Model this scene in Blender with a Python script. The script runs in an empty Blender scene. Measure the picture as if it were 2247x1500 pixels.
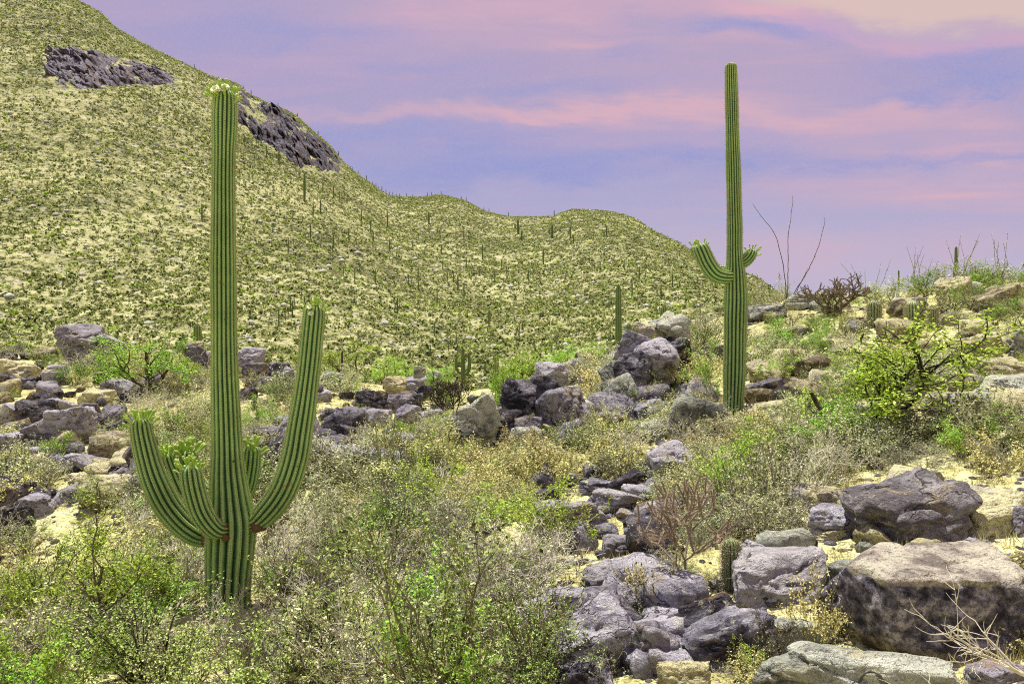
import bpy, bmesh, math, random
import numpy as np
from mathutils import Vector, Matrix, Euler

SC = bpy.context.scene
COL = SC.collection
F, CX, CY = 1750.0, 1123.5, 750.0          # focal length and centre of the photograph in its own pixels
RNG = np.random.default_rng(7)
random.seed(7)

# ------------------------------------------------------------------ helpers
def put(o, parent=None):
    COL.objects.link(o)
    if parent: o.parent = parent
    return o

def tag(o, label, cat, group=None):
    o['label'] = label; o['category'] = cat
    if group: o['group'] = group
    return o

def empty(name, loc, rz=0.0, scale=(1, 1, 1)):
    o = bpy.data.objects.new(name, None); put(o)
    o.empty_display_size = 0.2
    o.location = loc; o.rotation_euler = (0, 0, rz); o.scale = scale
    return o

def make_mesh(name, V, faces, mats, smooth=False, midx=None):
    """V (n,3) array, faces: list of (m,k) int arrays"""
    me = bpy.data.meshes.new(name)
    V = np.asarray(V, dtype=np.float32)
    me.vertices.add(len(V)); me.vertices.foreach_set('co', V.ravel())
    faces = [np.asarray(f, dtype=np.int32) for f in faces if len(f)]
    loops = np.concatenate([f.ravel() for f in faces])
    sizes = np.concatenate([np.full(len(f), f.shape[1], dtype=np.int32) for f in faces])
    starts = np.concatenate([[0], np.cumsum(sizes)[:-1]]).astype(np.int32)
    me.loops.add(len(loops)); me.loops.foreach_set('vertex_index', loops)
    me.polygons.add(len(sizes)); me.polygons.foreach_set('loop_start', starts)
    me.polygons.foreach_set('loop_total', sizes)
    if smooth: me.polygons.foreach_set('use_smooth', np.ones(len(sizes), dtype=bool))
    for m in (mats if isinstance(mats, (list, tuple)) else [mats]): me.materials.append(m)
    if midx is not None: me.polygons.foreach_set('material_index', np.asarray(midx, dtype=np.int32))
    me.update(); me.validate()
    return me

def ob(name, me, parent=None):
    return put(bpy.data.objects.new(name, me), parent)

def _hash(ix, iy, iz, seed):
    h = (ix * 374761393 + iy * 668265263 + iz * 2147483647 + seed * 974634777) & 0xffffffff
    h = ((h ^ (h >> 13)) * 1274126177) & 0xffffffff
    h = (h ^ (h >> 16)) & 0xffffffff
    return h.astype(np.float64) / 4294967295.0

def vnoise(P, seed=0):
    P = np.asarray(P, dtype=np.float64)
    I = np.floor(P).astype(np.int64); f = P - I; f = f * f * f * (f * (f * 6 - 15) + 10)
    x, y, z = I[:, 0], I[:, 1], I[:, 2]
    r = 0
    for dx in (0, 1):
        wx = f[:, 0] if dx else 1 - f[:, 0]
        for dy in (0, 1):
            wy = f[:, 1] if dy else 1 - f[:, 1]
            for dz in (0, 1):
                wz = f[:, 2] if dz else 1 - f[:, 2]
                r = r + wx * wy * wz * _hash(x + dx, y + dy, z + dz, seed)
    return r * 2 - 1

def fbm(P, octv=4, seed=0, gain=0.5):
    P = np.asarray(P, dtype=np.float64); a = 1.0; s = 0; n = 0
    for i in range(octv):
        s = s + a * vnoise(P * 2 ** i + 17.3 * i, seed + i); n += a; a *= gain
    return s / n

def pchip(x, y, xq):
    x = np.asarray(x, float); y = np.asarray(y, float); xq = np.clip(np.asarray(xq, float), x[0], x[-1])
    h = np.diff(x); m = np.diff(y) / h
    d = np.zeros_like(y)
    for i in range(1, len(x) - 1):
        if m[i - 1] * m[i] > 0:
            w1 = 2 * h[i] + h[i - 1]; w2 = h[i] + 2 * h[i - 1]
            d[i] = (w1 + w2) / (w1 / m[i - 1] + w2 / m[i])
    d[0], d[-1] = m[0], m[-1]
    k = np.clip(np.searchsorted(x, xq, side='right') - 1, 0, len(x) - 2)
    t = (xq - x[k]) / h[k]
    return ((1 + 2 * t) * (1 - t) ** 2 * y[k] + t * (1 - t) ** 2 * h[k] * d[k]
            + t * t * (3 - 2 * t) * y[k + 1] + t * t * (t - 1) * h[k] * d[k + 1])

def px_pt(px, py, Y):
    return Vector(((px - CX) / F * Y, Y, (CY - py) / F * Y))

# ------------------------------------------------------------------ materials
class N:
    def __init__(s, name):
        s.m = bpy.data.materials.new(name); s.m.use_nodes = True
        s.t = s.m.node_tree; s.t.nodes.clear()
        s.out = s.t.nodes.new('ShaderNodeOutputMaterial')
    def n(s, typ, **kw):
        nd = s.t.nodes.new(typ)
        for k, v in kw.items():
            if hasattr(nd, k) and k not in nd.inputs: setattr(nd, k, v)
            else: s.set(nd, k, v)
        return nd
    def set(s, nd, k, v):
        inp = nd.inputs[k]
        if isinstance(v, bpy.types.NodeSocket): s.t.links.new(v, inp)
        else:
            if isinstance(v, (tuple, list)) and len(v) == 3 and inp.type == 'RGBA': v = (*v, 1)
            inp.default_value = v
    def math(s, op, a, b=0.0, c=0.0, clamp=False):
        nd = s.t.nodes.new('ShaderNodeMath'); nd.operation = op; nd.use_clamp = clamp
        for i, v in enumerate((a, b, c)): s.set(nd, i, v)
        return nd.outputs[0]
    def mix(s, fac, a, b, mode='MIX'):
        nd = s.t.nodes.new('ShaderNodeMix'); nd.data_type = 'RGBA'; nd.blend_type = mode
        s.set(nd, 0, fac); s.set(nd, 6, a); s.set(nd, 7, b)
        return nd.outputs[2]
    def ramp(s, fac, stops, interp='LINEAR'):
        nd = s.t.nodes.new('ShaderNodeValToRGB'); nd.color_ramp.interpolation = interp
        e = nd.color_ramp.elements
        while len(e) < len(stops): e.new(0.5)
        for el, (p, c) in zip(e, stops):
            el.position = p; el.color = (*c, 1) if len(c) == 3 else c
        s.set(nd, 0, fac)
        return nd.outputs[0]
    def sstep(s, v, lo, hi):
        nd = s.t.nodes.new('ShaderNodeMapRange'); nd.interpolation_type = 'SMOOTHSTEP'
        s.set(nd, 0, v); s.set(nd, 1, lo); s.set(nd, 2, hi)
        return nd.outputs[0]
    def noise(s, vec, scale, detail=3.0, rough=0.55, dist=0.0):
        nd = s.n('ShaderNodeTexNoise'); s.set(nd, 'Vector', vec); s.set(nd, 'Scale', scale)
        s.set(nd, 'Detail', detail); s.set(nd, 'Roughness', rough); s.set(nd, 'Distortion', dist)
        return nd.outputs[0]
    def link(s, a, b): s.t.links.new(a, b)
    def pos(s): return s.n('ShaderNodeNewGeometry').outputs['Position']

def principled(b, color, rough=0.8, bump=None, spec=0.2):
    p = b.n('ShaderNodeBsdfPrincipled')
    b.set(p, 'Base Color', color); b.set(p, 'Roughness', rough); b.set(p, 'Specular IOR Level', spec)
    if bump is not None: b.link(bump, p.inputs['Normal'])
    b.link(p.outputs[0], b.out.inputs[0])
    return p

def bump(b, h, strength, dist):
    nd = b.n('ShaderNodeBump'); b.set(nd, 'Height', h); b.set(nd, 'Strength', strength); b.set(nd, 'Distance', dist)
    return nd.outputs[0]

def leaf_mat(name, c1, c2, c3, transl=0.35, objvar=0.35):
    b = N(name)
    r = b.n('ShaderNodeNewGeometry').outputs['Random Per Island']
    c = b.ramp(r, [(0.05, c1), (0.42, c2), (0.88, c3)])
    o = b.n('ShaderNodeObjectInfo').outputs['Random']
    hsv = b.n('ShaderNodeHueSaturation')
    b.set(hsv, 'Color', c)
    b.set(hsv, 'Hue', b.math('MULTIPLY_ADD', o, 0.05 * objvar / 0.35, 0.5 - 0.025 * objvar / 0.35))
    b.set(hsv, 'Value', b.math('MULTIPLY_ADD', b.math('FRACT', b.math('MULTIPLY', o, 7.31)), objvar * 1.6, 1.0 - objvar * 0.7))
    d = b.n('ShaderNodeBsdfPrincipled'); b.set(d, 'Base Color', hsv.outputs[0]); b.set(d, 'Roughness', 0.6)
    b.set(d, 'Specular IOR Level', 0.25)
    t = b.n('ShaderNodeBsdfTranslucent'); b.set(t, 'Color', hsv.outputs[0])
    m = b.n('ShaderNodeMixShader'); b.set(m, 0, transl)
    b.link(d.outputs[0], m.inputs[1]); b.link(t.outputs[0], m.inputs[2]); b.link(m.outputs[0], b.out.inputs[0])
    return b.m

def bark_mat(name, c1, c2):
    b = N(name); p = b.pos()
    f = b.noise(p, 14, 3)
    o = b.n('ShaderNodeObjectInfo').outputs['Random']
    f = b.math('ADD', f, b.math('MULTIPLY_ADD', o, 0.5, -0.25))
    c = b.ramp(f, [(0.3, c1), (0.7, c2)])
    principled(b, c, 0.85, bump(b, b.noise(p, 60, 2), 0.4, 0.01))
    return b.m

def rock_mat(name, light, mid, dark, stain, stain_amt=0.5, scale=1.0, varnish=0.45):
    b = N(name); p = b.pos()
    o = b.n('ShaderNodeObjectInfo').outputs['Random']
    wob = b.n('ShaderNodeVectorMath', operation='MULTIPLY_ADD')
    nz = b.n('ShaderNodeTexNoise'); b.set(nz, 'Vector', p); b.set(nz, 'Scale', 2.0 * scale); b.set(nz, 'Detail', 5)
    b.link(nz.outputs['Color'], wob.inputs[0]); wob.inputs[1].default_value = (0.9, 0.9, 0.9); b.link(p, wob.inputs[2])
    tilt = b.n('ShaderNodeMapping'); b.link(wob.outputs[0], tilt.inputs[0]); tilt.inputs['Rotation'].default_value = (0.35, -0.4, 0.3); tilt.inputs['Scale'].default_value = (0.55, 0.6, 1.9)
    lay = tilt.outputs[0]
    big = b.noise(p, 1.3 * scale, 5, 0.65, 0.3)
    fine = b.noise(p, 24 * scale, 4, 0.75)
    med = b.noise(lay, 4.5 * scale, 5, 0.65)
    v = b.math('ADD', b.math('MULTIPLY', big, 0.45), b.math('MULTIPLY', med, 0.4)); v = b.math('ADD', v, b.math('MULTIPLY', fine, 0.15))
    v = b.math('ADD', v, b.math('MULTIPLY_ADD', o, 0.18, -0.09))
    c = b.ramp(v, [(0.40, dark), (0.48, mid), (0.57, light)])
    st = b.sstep(b.noise(wob.outputs[0], 1.9 * scale, 5, 0.65), 0.60 - 0.16 * stain_amt, 0.68)
    c = b.mix(b.math('MULTIPLY', st, 0.85), c, stain)
    # lichen and desert varnish flecks
    fl = b.sstep(fine, 0.545, 0.64)
    c = b.mix(b.math('MULTIPLY', fl, varnish), c, (0.03, 0.025, 0.03))
    li = b.sstep(b.noise(wob.outputs[0], 9 * scale, 4, 0.65), 0.58, 0.66)
    c = b.mix(b.math('MULTIPLY', li, 0.5), c, (0.56, 0.55, 0.42))
    # joints and cracks in the granite, broken up along their run
    vo = b.n('ShaderNodeTexVoronoi', feature='DISTANCE_TO_EDGE'); b.set(vo, 'Vector', lay); b.set(vo, 'Scale', 1.9 * scale)
    gate = b.sstep(b.noise(p, 2.6 * scale, 2), 0.47, 0.56)
    cr = b.math('SUBTRACT', 1.0, b.math('MULTIPLY', b.math('SUBTRACT', 1.0, b.sstep(vo.outputs['Distance'], 0.0, 0.03)), gate))
    c = b.mix(b.math('MULTIPLY', b.math('SUBTRACT', 1.0, cr), 0.7), c, (0.05, 0.035, 0.03))
    h = b.math('ADD', b.math('MULTIPLY', med, 1.1), b.math('MULTIPLY', fine, 0.4))
    h = b.math('ADD', h, b.math('MULTIPLY', cr, 0.35))
    principled(b, c, 0.88, bump(b, h, 1.0, 0.15 / scale), 0.15)
    return b.m

M = {}
M['creosote'] = leaf_mat('olive_leaves', (0.03, 0.05, 0.012), (0.27, 0.39, 0.065), (0.66, 0.76, 0.28), 0.36)  # wide dark-to-bright spread puts shaded gaps and sunny flecks into leaf colour
M['brittle'] = leaf_mat('straw_leaves', (0.08, 0.07, 0.02), (0.56, 0.53, 0.16), (0.90, 0.88, 0.48), 0.36)
M['bursage'] = leaf_mat('sage_leaves', (0.045, 0.06, 0.02), (0.40, 0.47, 0.16), (0.86, 0.88, 0.52), 0.36)
M['palo'] = leaf_mat('bright_green_leaves', (0.04, 0.10, 0.01), (0.26, 0.50, 0.03), (0.60, 0.80, 0.16), 0.38)
M['hill_leaf'] = leaf_mat('hillside_leaves', (0.02, 0.032, 0.01), (0.21, 0.255, 0.068), (0.66, 0.69, 0.29), 0.27, 0.45)
M['hill_green'] = leaf_mat('hillside_green_leaves', (0.11, 0.20, 0.02), (0.24, 0.38, 0.045), (0.42, 0.54, 0.10), 0.38, 0.3)
M['tussock'] = leaf_mat('straw_tussocks', (0.04, 0.05, 0.015), (0.24, 0.26, 0.085), (0.60, 0.60, 0.27), 0.25, 0.2)
M['grass'] = leaf_mat('dry_grass', (0.36, 0.32, 0.11), (0.58, 0.53, 0.22), (0.76, 0.71, 0.38), 0.35, 0.2)
M['grey_twig'] = bark_mat('grey_twigs', (0.10, 0.085, 0.07), (0.66, 0.62, 0.50))
M['dark_bark'] = bark_mat('dark_bark', (0.035, 0.028, 0.022), (0.20, 0.16, 0.10))
M['olive_twig'] = bark_mat('olive_twigs', (0.13, 0.13, 0.05), (0.40, 0.37, 0.18))
M['red_cholla'] = bark_mat('red_cholla', (0.08, 0.06, 0.05), (0.26, 0.20, 0.16))
M['pale_wood'] = bark_mat('pale_dead_wood', (0.30, 0.26, 0.22), (0.62, 0.57, 0.48))
M['rock_lilac'] = rock_mat('lilac_granite', (0.50, 0.475, 0.545), (0.215, 0.20, 0.25), (0.04, 0.036, 0.05), (0.36, 0.28, 0.18), 0.28)
M['rock_tan'] = rock_mat('tan_granite', (0.72, 0.67, 0.41), (0.47, 0.42, 0.23), (0.13, 0.10, 0.06), (0.42, 0.38, 0.40), 0.5, 1.0, 0.45)
M['rock_dark'] = rock_mat('varnish_shade_granite', (0.34, 0.31, 0.36), (0.12, 0.11, 0.14), (0.03, 0.026, 0.035), (0.30, 0.20, 0.11), 0.4)  # varnish tone, also used to put shade into rocks lying in shadow
M['rock_pale'] = rock_mat('pale_grey_granite', (0.60, 0.61, 0.52), (0.37, 0.38, 0.33), (0.11, 0.11, 0.10), (0.48, 0.42, 0.24), 0.3, 1.0, 0.45)
M['rock_mottle'] = rock_mat('mottled_granite', (0.50, 0.47, 0.50), (0.33, 0.305, 0.335), (0.14, 0.125, 0.14), (0.42, 0.34, 0.22), 0.25)
M['cliff'] = rock_mat('cliff_rock', (0.26, 0.235, 0.30), (0.125, 0.11, 0.15), (0.04, 0.035, 0.055), (0.26, 0.17, 0.12), 0.4, 0.07, 0.3)

def ground_mat():
    b = N('desert_ground'); p = b.pos()
    big = b.noise(p, 0.35, 5, 0.6); med = b.noise(p, 3.0, 5, 0.65); fine = b.noise(p, 40, 3, 0.7)
    v = b.math('ADD', b.math('MULTIPLY', big, 0.45), b.math('MULTIPLY', med, 0.55))
    c = b.ramp(v, [(0.36, (0.25, 0.22, 0.085)), (0.47, (0.46, 0.435, 0.185)), (0.58, (0.62, 0.605, 0.33))])
    vo = b.n('ShaderNodeTexVoronoi'); b.set(vo, 'Vector', p); b.set(vo, 'Scale', 16)
    peb = b.sstep(vo.outputs['Distance'], 0.18, 0.5)
    pc = b.mix(b.sstep(b.noise(vo.outputs['Position'], 3.0, 1), 0.4, 0.6), (0.40, 0.35, 0.37), (0.62, 0.55, 0.36))
    sel = b.sstep(b.noise(p, 1.2, 3), 0.42, 0.58)
    c = b.mix(b.math('MULTIPLY', b.math('SUBTRACT', 1.0, peb), b.math('MULTIPLY', sel, 0.8)), c, pc)
    c = b.mix(b.math('MULTIPLY', b.sstep(fine, 0.55, 0.7), 0.4), c, (0.12, 0.09, 0.06))
    h = b.math('ADD', b.math('MULTIPLY', b.math('SUBTRACT', 1.0, peb), 0.6), b.math('ADD', b.math('MULTIPLY', fine, 0.25), b.math('MULTIPLY', med, 0.8)))
    principled(b, c, 0.95, bump(b, h, 0.8, 0.06), 0.1)
    return b.m

def hill_mat():
    b = N('hillside_soil'); p = b.pos()
    big = b.noise(p, 0.02, 4, 0.6); med = b.noise(p, 0.16, 5, 0.65); fine = b.noise(p, 0.75, 4, 0.75)
    v = b.math('ADD', b.math('MULTIPLY', big, 0.25), b.math('ADD', b.math('MULTIPLY', med, 0.3), b.math('MULTIPLY', fine, 0.45)))
    c = b.ramp(v, [(0.41, (0.05, 0.06, 0.025)), (0.47, (0.22, 0.225, 0.095)), (0.53, (0.43, 0.42, 0.205)), (0.63, (0.58, 0.565, 0.33))])
    rk = b.sstep(b.noise(p, 0.45, 4, 0.6), 0.56, 0.66)
    c = b.mix(b.math('MULTIPLY', rk, 0.6), c, (0.46, 0.42, 0.42))
    principled(b, c, 0.95, bump(b, b.math('ADD', fine, med), 1.0, 1.1), 0.1)
    return b.m
M['ground'] = ground_mat(); M['hill'] = hill_mat()

def cactus_mat(name, groove_shade, flank, crest):
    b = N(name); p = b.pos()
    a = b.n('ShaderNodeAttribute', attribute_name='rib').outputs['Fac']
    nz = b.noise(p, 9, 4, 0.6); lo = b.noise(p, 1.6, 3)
    c = b.ramp(b.math('ADD', a, b.math('MULTIPLY_ADD', nz, 0.3, -0.15)), [(0.05, groove_shade), (0.55, flank), (0.95, crest)])  # near-black grooves put the recess shade into the skin colour
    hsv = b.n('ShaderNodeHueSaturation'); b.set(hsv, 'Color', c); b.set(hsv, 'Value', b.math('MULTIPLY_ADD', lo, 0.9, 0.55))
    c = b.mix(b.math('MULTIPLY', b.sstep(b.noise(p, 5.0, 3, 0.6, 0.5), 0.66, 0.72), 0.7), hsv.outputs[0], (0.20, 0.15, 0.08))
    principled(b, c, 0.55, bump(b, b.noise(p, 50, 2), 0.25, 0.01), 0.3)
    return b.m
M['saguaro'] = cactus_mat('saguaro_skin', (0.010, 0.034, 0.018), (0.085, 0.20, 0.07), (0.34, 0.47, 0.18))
M['saguaro_far'] = cactus_mat('saguaro_skin_dark', (0.04, 0.075, 0.03), (0.09, 0.145, 0.045), (0.17, 0.22, 0.07))
M['barrel'] = cactus_mat('barrel_skin', (0.04, 0.075, 0.03), (0.13, 0.20, 0.075), (0.36, 0.40, 0.19))

def flat(name, col, rough=0.7, var=0.15, transl=0):
    b = N(name); nz = b.noise(b.pos(), 30, 2)
    c = b.mix(nz, tuple(x * (1 - var) for x in col), tuple(min(1, x * (1 + var)) for x in col))
    principled(b, c, rough)
    return b.m
M['spine'] = flat('golden_spines', (0.62, 0.46, 0.17), 0.6, 0.3)
M['spine_grey'] = flat('grey_spines', (0.50, 0.43, 0.30), 0.6, 0.3)
M['areole'] = flat('brown_areoles', (0.07, 0.055, 0.03), 0.9)
M['bud'] = flat('bud_green', (0.33, 0.47, 0.09), 0.5, 0.25)
M['petal'] = flat('petal_cream', (0.74, 0.78, 0.52), 0.6, 0.08)
M['pollen'] = flat('pollen_yellow', (0.80, 0.72, 0.34), 0.8, 0.1)
M['cork'] = flat('brown_cork', (0.13, 0.08, 0.045), 0.9, 0.4)

# ------------------------------------------------------------------ terrain
def curve(tab):           # {px: (Y, py)} -> functions of px
    k = sorted(tab)
    Ys = [math.log(tab[a][0]) for a in k]; ps = [tab[a][1] for a in k]
    return lambda q: (pchip(k, Ys, q), pchip(k, ps, q))
def same(py, Ys, pxs=(-600, 0, 250, 500, 750, 1000, 1200, 1400, 1600, 1800, 2000, 2247, 2850)):
    return {p: (y, py) for p, y in zip(pxs, Ys)}
KN = []
KN.append(curve({-600: (1.6, 2900), 500: (1.6, 2750), 1200: (1.6, 2560), 2247: (1.6, 2420), 2850: (1.6, 2350)}))
KN.append(curve(same(1500, (9.2, 8.8, 8.5, 8.2, 7.5, 6.6, 6.0, 5.5, 5.2, 4.9, 4.7, 4.5, 4.4))))
KN.append(curve(same(1320, (12.5, 12, 11.6, 11.3, 10, 8.7, 7.8, 7.2, 6.8, 6.5, 6.2, 6, 5.9))))
KN.append(curve(same(1130, (17.5, 16.5, 15.5, 14.5, 13.5, 12.5, 11.5, 10.8, 10, 9.2, 8.5, 8, 7.8))))
KN.append(curve(same(960, (26, 24, 22, 21, 19.5, 18.5, 17.5, 16, 14.3, 13, 12, 11, 10.5))))
KN.append(curve({-600: (36, 845), 0: (35, 855), 250: (32, 880), 500: (31, 885), 750: (28, 900), 1000: (26, 905), 1200: (24, 890),
                 1400: (22, 860), 1600: (20, 820), 1800: (19, 800), 2000: (18, 790), 2247: (17, 780), 2850: (16, 760)}))
RIM = {-600: (47, 735), 0: (45, 770), 250: (42, 805), 500: (40, 818), 750: (37, 842), 1000: (33, 862), 1200: (30, 832), 1400: (32, 770),
       1520: (33, 722), 1600: (33, 690), 1700: (33, 665), 1800: (32, 655), 1900: (31, 660), 2000: (30, 640), 2120: (29, 612), 2247: (28, 608), 2850: (28, 580)}
KN.append(curve(RIM))
KN.append(curve({p: (60, py + 60 + (60 if p > 1500 else 0)) for p, (y, py) in RIM.items()}))
KN.append(curve({-600: (100, 735), 0: (100, 765), 250: (98, 800), 500: (95, 815), 750: (92, 838), 1000: (88, 855), 1200: (90, 832), 1400: (100, 775),
                 1520: (110, 735), 1600: (115, 715), 1800: (115, 715), 2000: (110, 715), 2247: (110, 715), 2850: (110, 700)}))
KN.append(curve({-600: (230, 350), 0: (215, 430), 250: (215, 470), 500: (215, 530), 750: (205, 610), 1000: (200, 670), 1200: (205, 668), 1400: (200, 655),
                 1520: (195, 650), 1600: (190, 655), 1700: (180, 675), 1800: (180, 690), 2000: (180, 700), 2247: (180, 700), 2850: (180, 690)}))
RIDGE = {-600: (560, -330), -300: (530, -190), 0: (490, -75), 100: (480, -35), 170: (470, 0), 215: (465, 25), 250: (465, 58), 330: (470, 104), 420: (480, 148), 470: (490, 170),
         520: (505, 184), 545: (510, 206), 590: (520, 228), 640: (530, 250), 680: (540, 284), 720: (548, 318), 760: (555, 363), 810: (570, 400), 860: (590, 430), 900: (605, 433),
         930: (612, 432), 960: (615, 428), 1020: (610, 441), 1070: (600, 465), 1130: (590, 476), 1170: (575, 476), 1210: (555, 475), 1235: (535, 466), 1260: (520, 459), 1330: (500, 464),
         1390: (480, 480), 1430: (460, 505), 1480: (430, 530), 1530: (390, 560), 1600: (330, 592), 1650: (300, 605), 1700: (280, 640), 1760: (270, 665), 1850: (265, 680), 2247: (260, 690), 2850: (260, 680)}
KN.append(curve(RIDGE))
KN.append(curve({p: (1100, CY - (CY - py) * y / 1100 * 0.75) for p, (y, py) in RIDGE.items()}))

NC, NR = 560, 540
US = np.linspace(-1.0, 1.0, NC)
DS = np.linspace(math.log(1.6), math.log(1100), NR)
PXS = CX + US * F
kd = np.array([k(PXS)[0] for k in KN]); kp = np.array([k(PXS)[1] for k in KN])
VT = np.zeros((NC, NR))
for i in range(NC):
    VT[i] = pchip(kd[:, i], (CY - kp[:, i]) / F, DS)
YY = np.exp(DS)[None, :].repeat(NC, 0); XX = US[:, None] * YY
ZZ = VT * YY
P3 = np.stack([XX.ravel(), YY.ravel(), np.zeros(XX.size)], 1)
near = np.clip((YY - 2) / 6, 0, 1) * np.clip((70 - YY) / 30, 0, 1)
far = np.clip((YY - 60) / 60, 0, 1)
ZZ += (near * (0.22 * fbm(P3 * 0.35, 4, 3) + 0.10 * fbm(P3 * 1.6, 3, 5)).reshape(NC, NR) if False else
       near * (0.22 * fbm(P3 * 0.35, 4, 3).reshape(NC, NR) + 0.10 * fbm(P3 * 1.6, 3, 5).reshape(NC, NR)))
damp = np.clip(np.abs(YY - np.exp(kd[-2])[:, None]) / np.exp(kd[-2])[:, None] / 0.18, 0.25, 1)
ZZ += far * damp * (3.2 * fbm(P3 * 0.022, 4, 11) + 1.0 * fbm(P3 * 0.12, 4, 13)).reshape(NC, NR)
VT = ZZ / YY

def zat(X, Y):
    """terrain height, arrays or floats"""
    X = np.asarray(X, float); Y = np.asarray(Y, float)
    a = np.clip((X / Y + 1.0) / 2 * (NC - 1), 0, NC - 1.001); d = np.clip((np.log(Y) - DS[0]) / (DS[-1] - DS[0]) * (NR - 1), 0, NR - 1.001)
    i = a.astype(int); j = d.astype(int); fa = a - i; fd = d - j
    return (ZZ[i, j] * (1 - fa) * (1 - fd) + ZZ[i + 1, j] * fa * (1 - fd) + ZZ[i, j + 1] * (1 - fa) * fd + ZZ[i + 1, j + 1] * fa * fd)

def hit(px, py, ymin=2.0, ymax=1000):
    """first terrain point seen at a photograph pixel"""
    u = (px - CX) / F; v = (CY - py) / F
    Y = np.exp(np.linspace(math.log(ymin), math.log(ymax), 1400)); vv = zat(u * Y, Y) / Y
    k = np.nonzero(vv >= v)[0]
    if len(k) == 0: k = [int(np.argmax(vv))]
    y = float(Y[k[0]])
    return Vector((u * y, y, float(zat(u * y, y))))

def grid_faces(n, m, off=0):
    a = (np.arange(n - 1)[:, None] * m + np.arange(m - 1)[None, :]).ravel() + off
    return np.stack([a, a + m, a + m + 1, a + 1], 1)

split = int(np.searchsorted(DS, math.log(58)))
def terrain_part(name, j0, j1, mat):
    V = np.stack([XX[:, j0:j1], YY[:, j0:j1], ZZ[:, j0:j1]], 2).reshape(-1, 3)
    fs = [grid_faces(NC, j1 - j0)]
    # the ground goes on round beside and behind the camera
    rows = list(range(j0, j1, 12)); rows = rows if rows[-1] == j1 - 1 else rows + [j1 - 1]
    ang = np.linspace(math.radians(135), math.radians(405), 44); W = []
    for j in rows:
        t = np.linspace(0, 1, 44); r = YY[0, j] * math.sqrt(2)
        W.append(np.stack([r * np.cos(ang), r * np.sin(ang), ZZ[0, j] * (1 - t) + ZZ[-1, j] * t], 1))
    W = np.array(W).reshape(-1, 3)
    off = len(V); fs.append(grid_faces(len(rows), 44, off)[:, ::-1]); V = np.concatenate([V, W])
    if j0 == 0:
        c = len(V); V = np.concatenate([V, [[0, 0, -1.75]]])
        fs.append(np.stack([np.arange(off, off + 43), np.arange(off + 1, off + 44), np.full(43, c)], 1))
        q = np.arange(NC) * (j1 - j0)
        fs.append(np.stack([q[:-1], np.full(NC - 1, c), q[1:]], 1))
    o = ob(name, make_mesh(name, V, fs, mat, True)); o['kind'] = 'structure'
    return o
terrain_part('ground', 0, split + 1, M['ground'])
terrain_part('mountain', split, NR, M['hill'])

# ------------------------------------------------------------------ rocks
def ico(sub):
    bm = bmesh.new(); bmesh.ops.create_icosphere(bm, subdivisions=sub, radius=1)
    V = np.array([v.co[:] for v in bm.verts]); Fc = np.array([[v.index for v in f.verts] for f in bm.faces]); bm.free()
    return V, Fc
ICO = {s: ico(s) for s in (2, 3, 5, 6)}

def rock_verts(seed, sub, nplanes=11, p=11, planes=None, rough=0.10):
    D, Fc = ICO[sub]
    r = np.random.default_rng(seed)
    if planes is None:
        n = r.normal(size=(nplanes, 3)); n /= np.linalg.norm(n, axis=1)[:, None]
        o = r.uniform(0.55, 1.0, nplanes)
        n = np.concatenate([n, np.eye(3), -np.eye(3)]); o = np.concatenate([o, r.uniform(0.7, 0.95, 6)])
    else:
        n = np.array([q[0] for q in planes], float); n /= np.linalg.norm(n, axis=1)[:, None]; o = np.array([q[1] for q in planes])
    dots = np.maximum(D @ n.T, 1e-4) / o
    R = (dots ** p).sum(1) ** (-1.0 / p)
    V = D * R[:, None]
    disp = rough * fbm(V * 1.6 + seed, 4, seed) + rough * 0.6 * fbm(V * 6 + seed, 4, seed + 9)
    rid = 1 - np.abs(fbm(V * np.array([1.3, 1.3, 2.6]) + 3.1 * seed, 3, seed + 20)); disp -= rough * 1.1 * np.clip((rid - 0.86) / 0.14, 0, 1)
    V = V + D * disp[:, None]
    if planes is None:
        lo, hi = V.min(0), V.max(0); V = (V - (lo + hi) / 2) / (hi - lo)
    return V, Fc

ROCK = {}
def rock_me(variant, tone, sub):
    k = (variant, tone, sub)
    if k not in ROCK:
        V, Fc = rock_verts(variant * 7 + 3, sub, 8 + variant % 5, 12 + (variant * 5) % 17)
        ROCK[k] = make_mesh('boulder_mesh', V, [Fc], M[tone], True)
    return ROCK[k]

TONE = {'l': 'rock_lilac', 't': 'rock_tan', 'd': 'rock_dark', 'g': 'rock_pale', 'm': 'rock_mottle'}
ROCK_BOX = []
def rock(cx, by, w, h, tone, label, Y=None, tilt=0.0, variant=None, group=None, sub=5, depth=1.0, cat='boulder', name='boulder'):
    rr = random.Random(int(cx * 31 + by * 17 + w))
    variant = rr.randrange(14) if variant is None else variant
    if Y is None: Y = hit(cx, by).y
    W0 = w / F * Y; H0 = h / F * Y
    D = depth * (0.6 * W0 + 0.4 * H0); Yc = Y + 0.38 * D
    W = w / F * Yc; H = h / F * Yc * 1.22
    o = ob(name, rock_me(variant, TONE[tone], sub))
    o.location = px_pt(cx, by - h * 0.40, Yc); o.scale = (W * 1.06, D, H)
    o.rotation_euler = (rr.uniform(-0.15, 0.15), tilt + rr.uniform(-0.08, 0.08), rr.uniform(-0.3, 0.3) + (math.pi if rr.random() < 0.5 else 0))
    if abs(abs(o.rotation_euler.z) - math.pi) < 0.4 and tilt: o.rotation_euler.y = -o.rotation_euler.y
    tag(o, label, cat, group)
    ROCK_BOX.append((cx - w / 2, cx + w / 2, by - h, by, Y))
    return o

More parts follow.
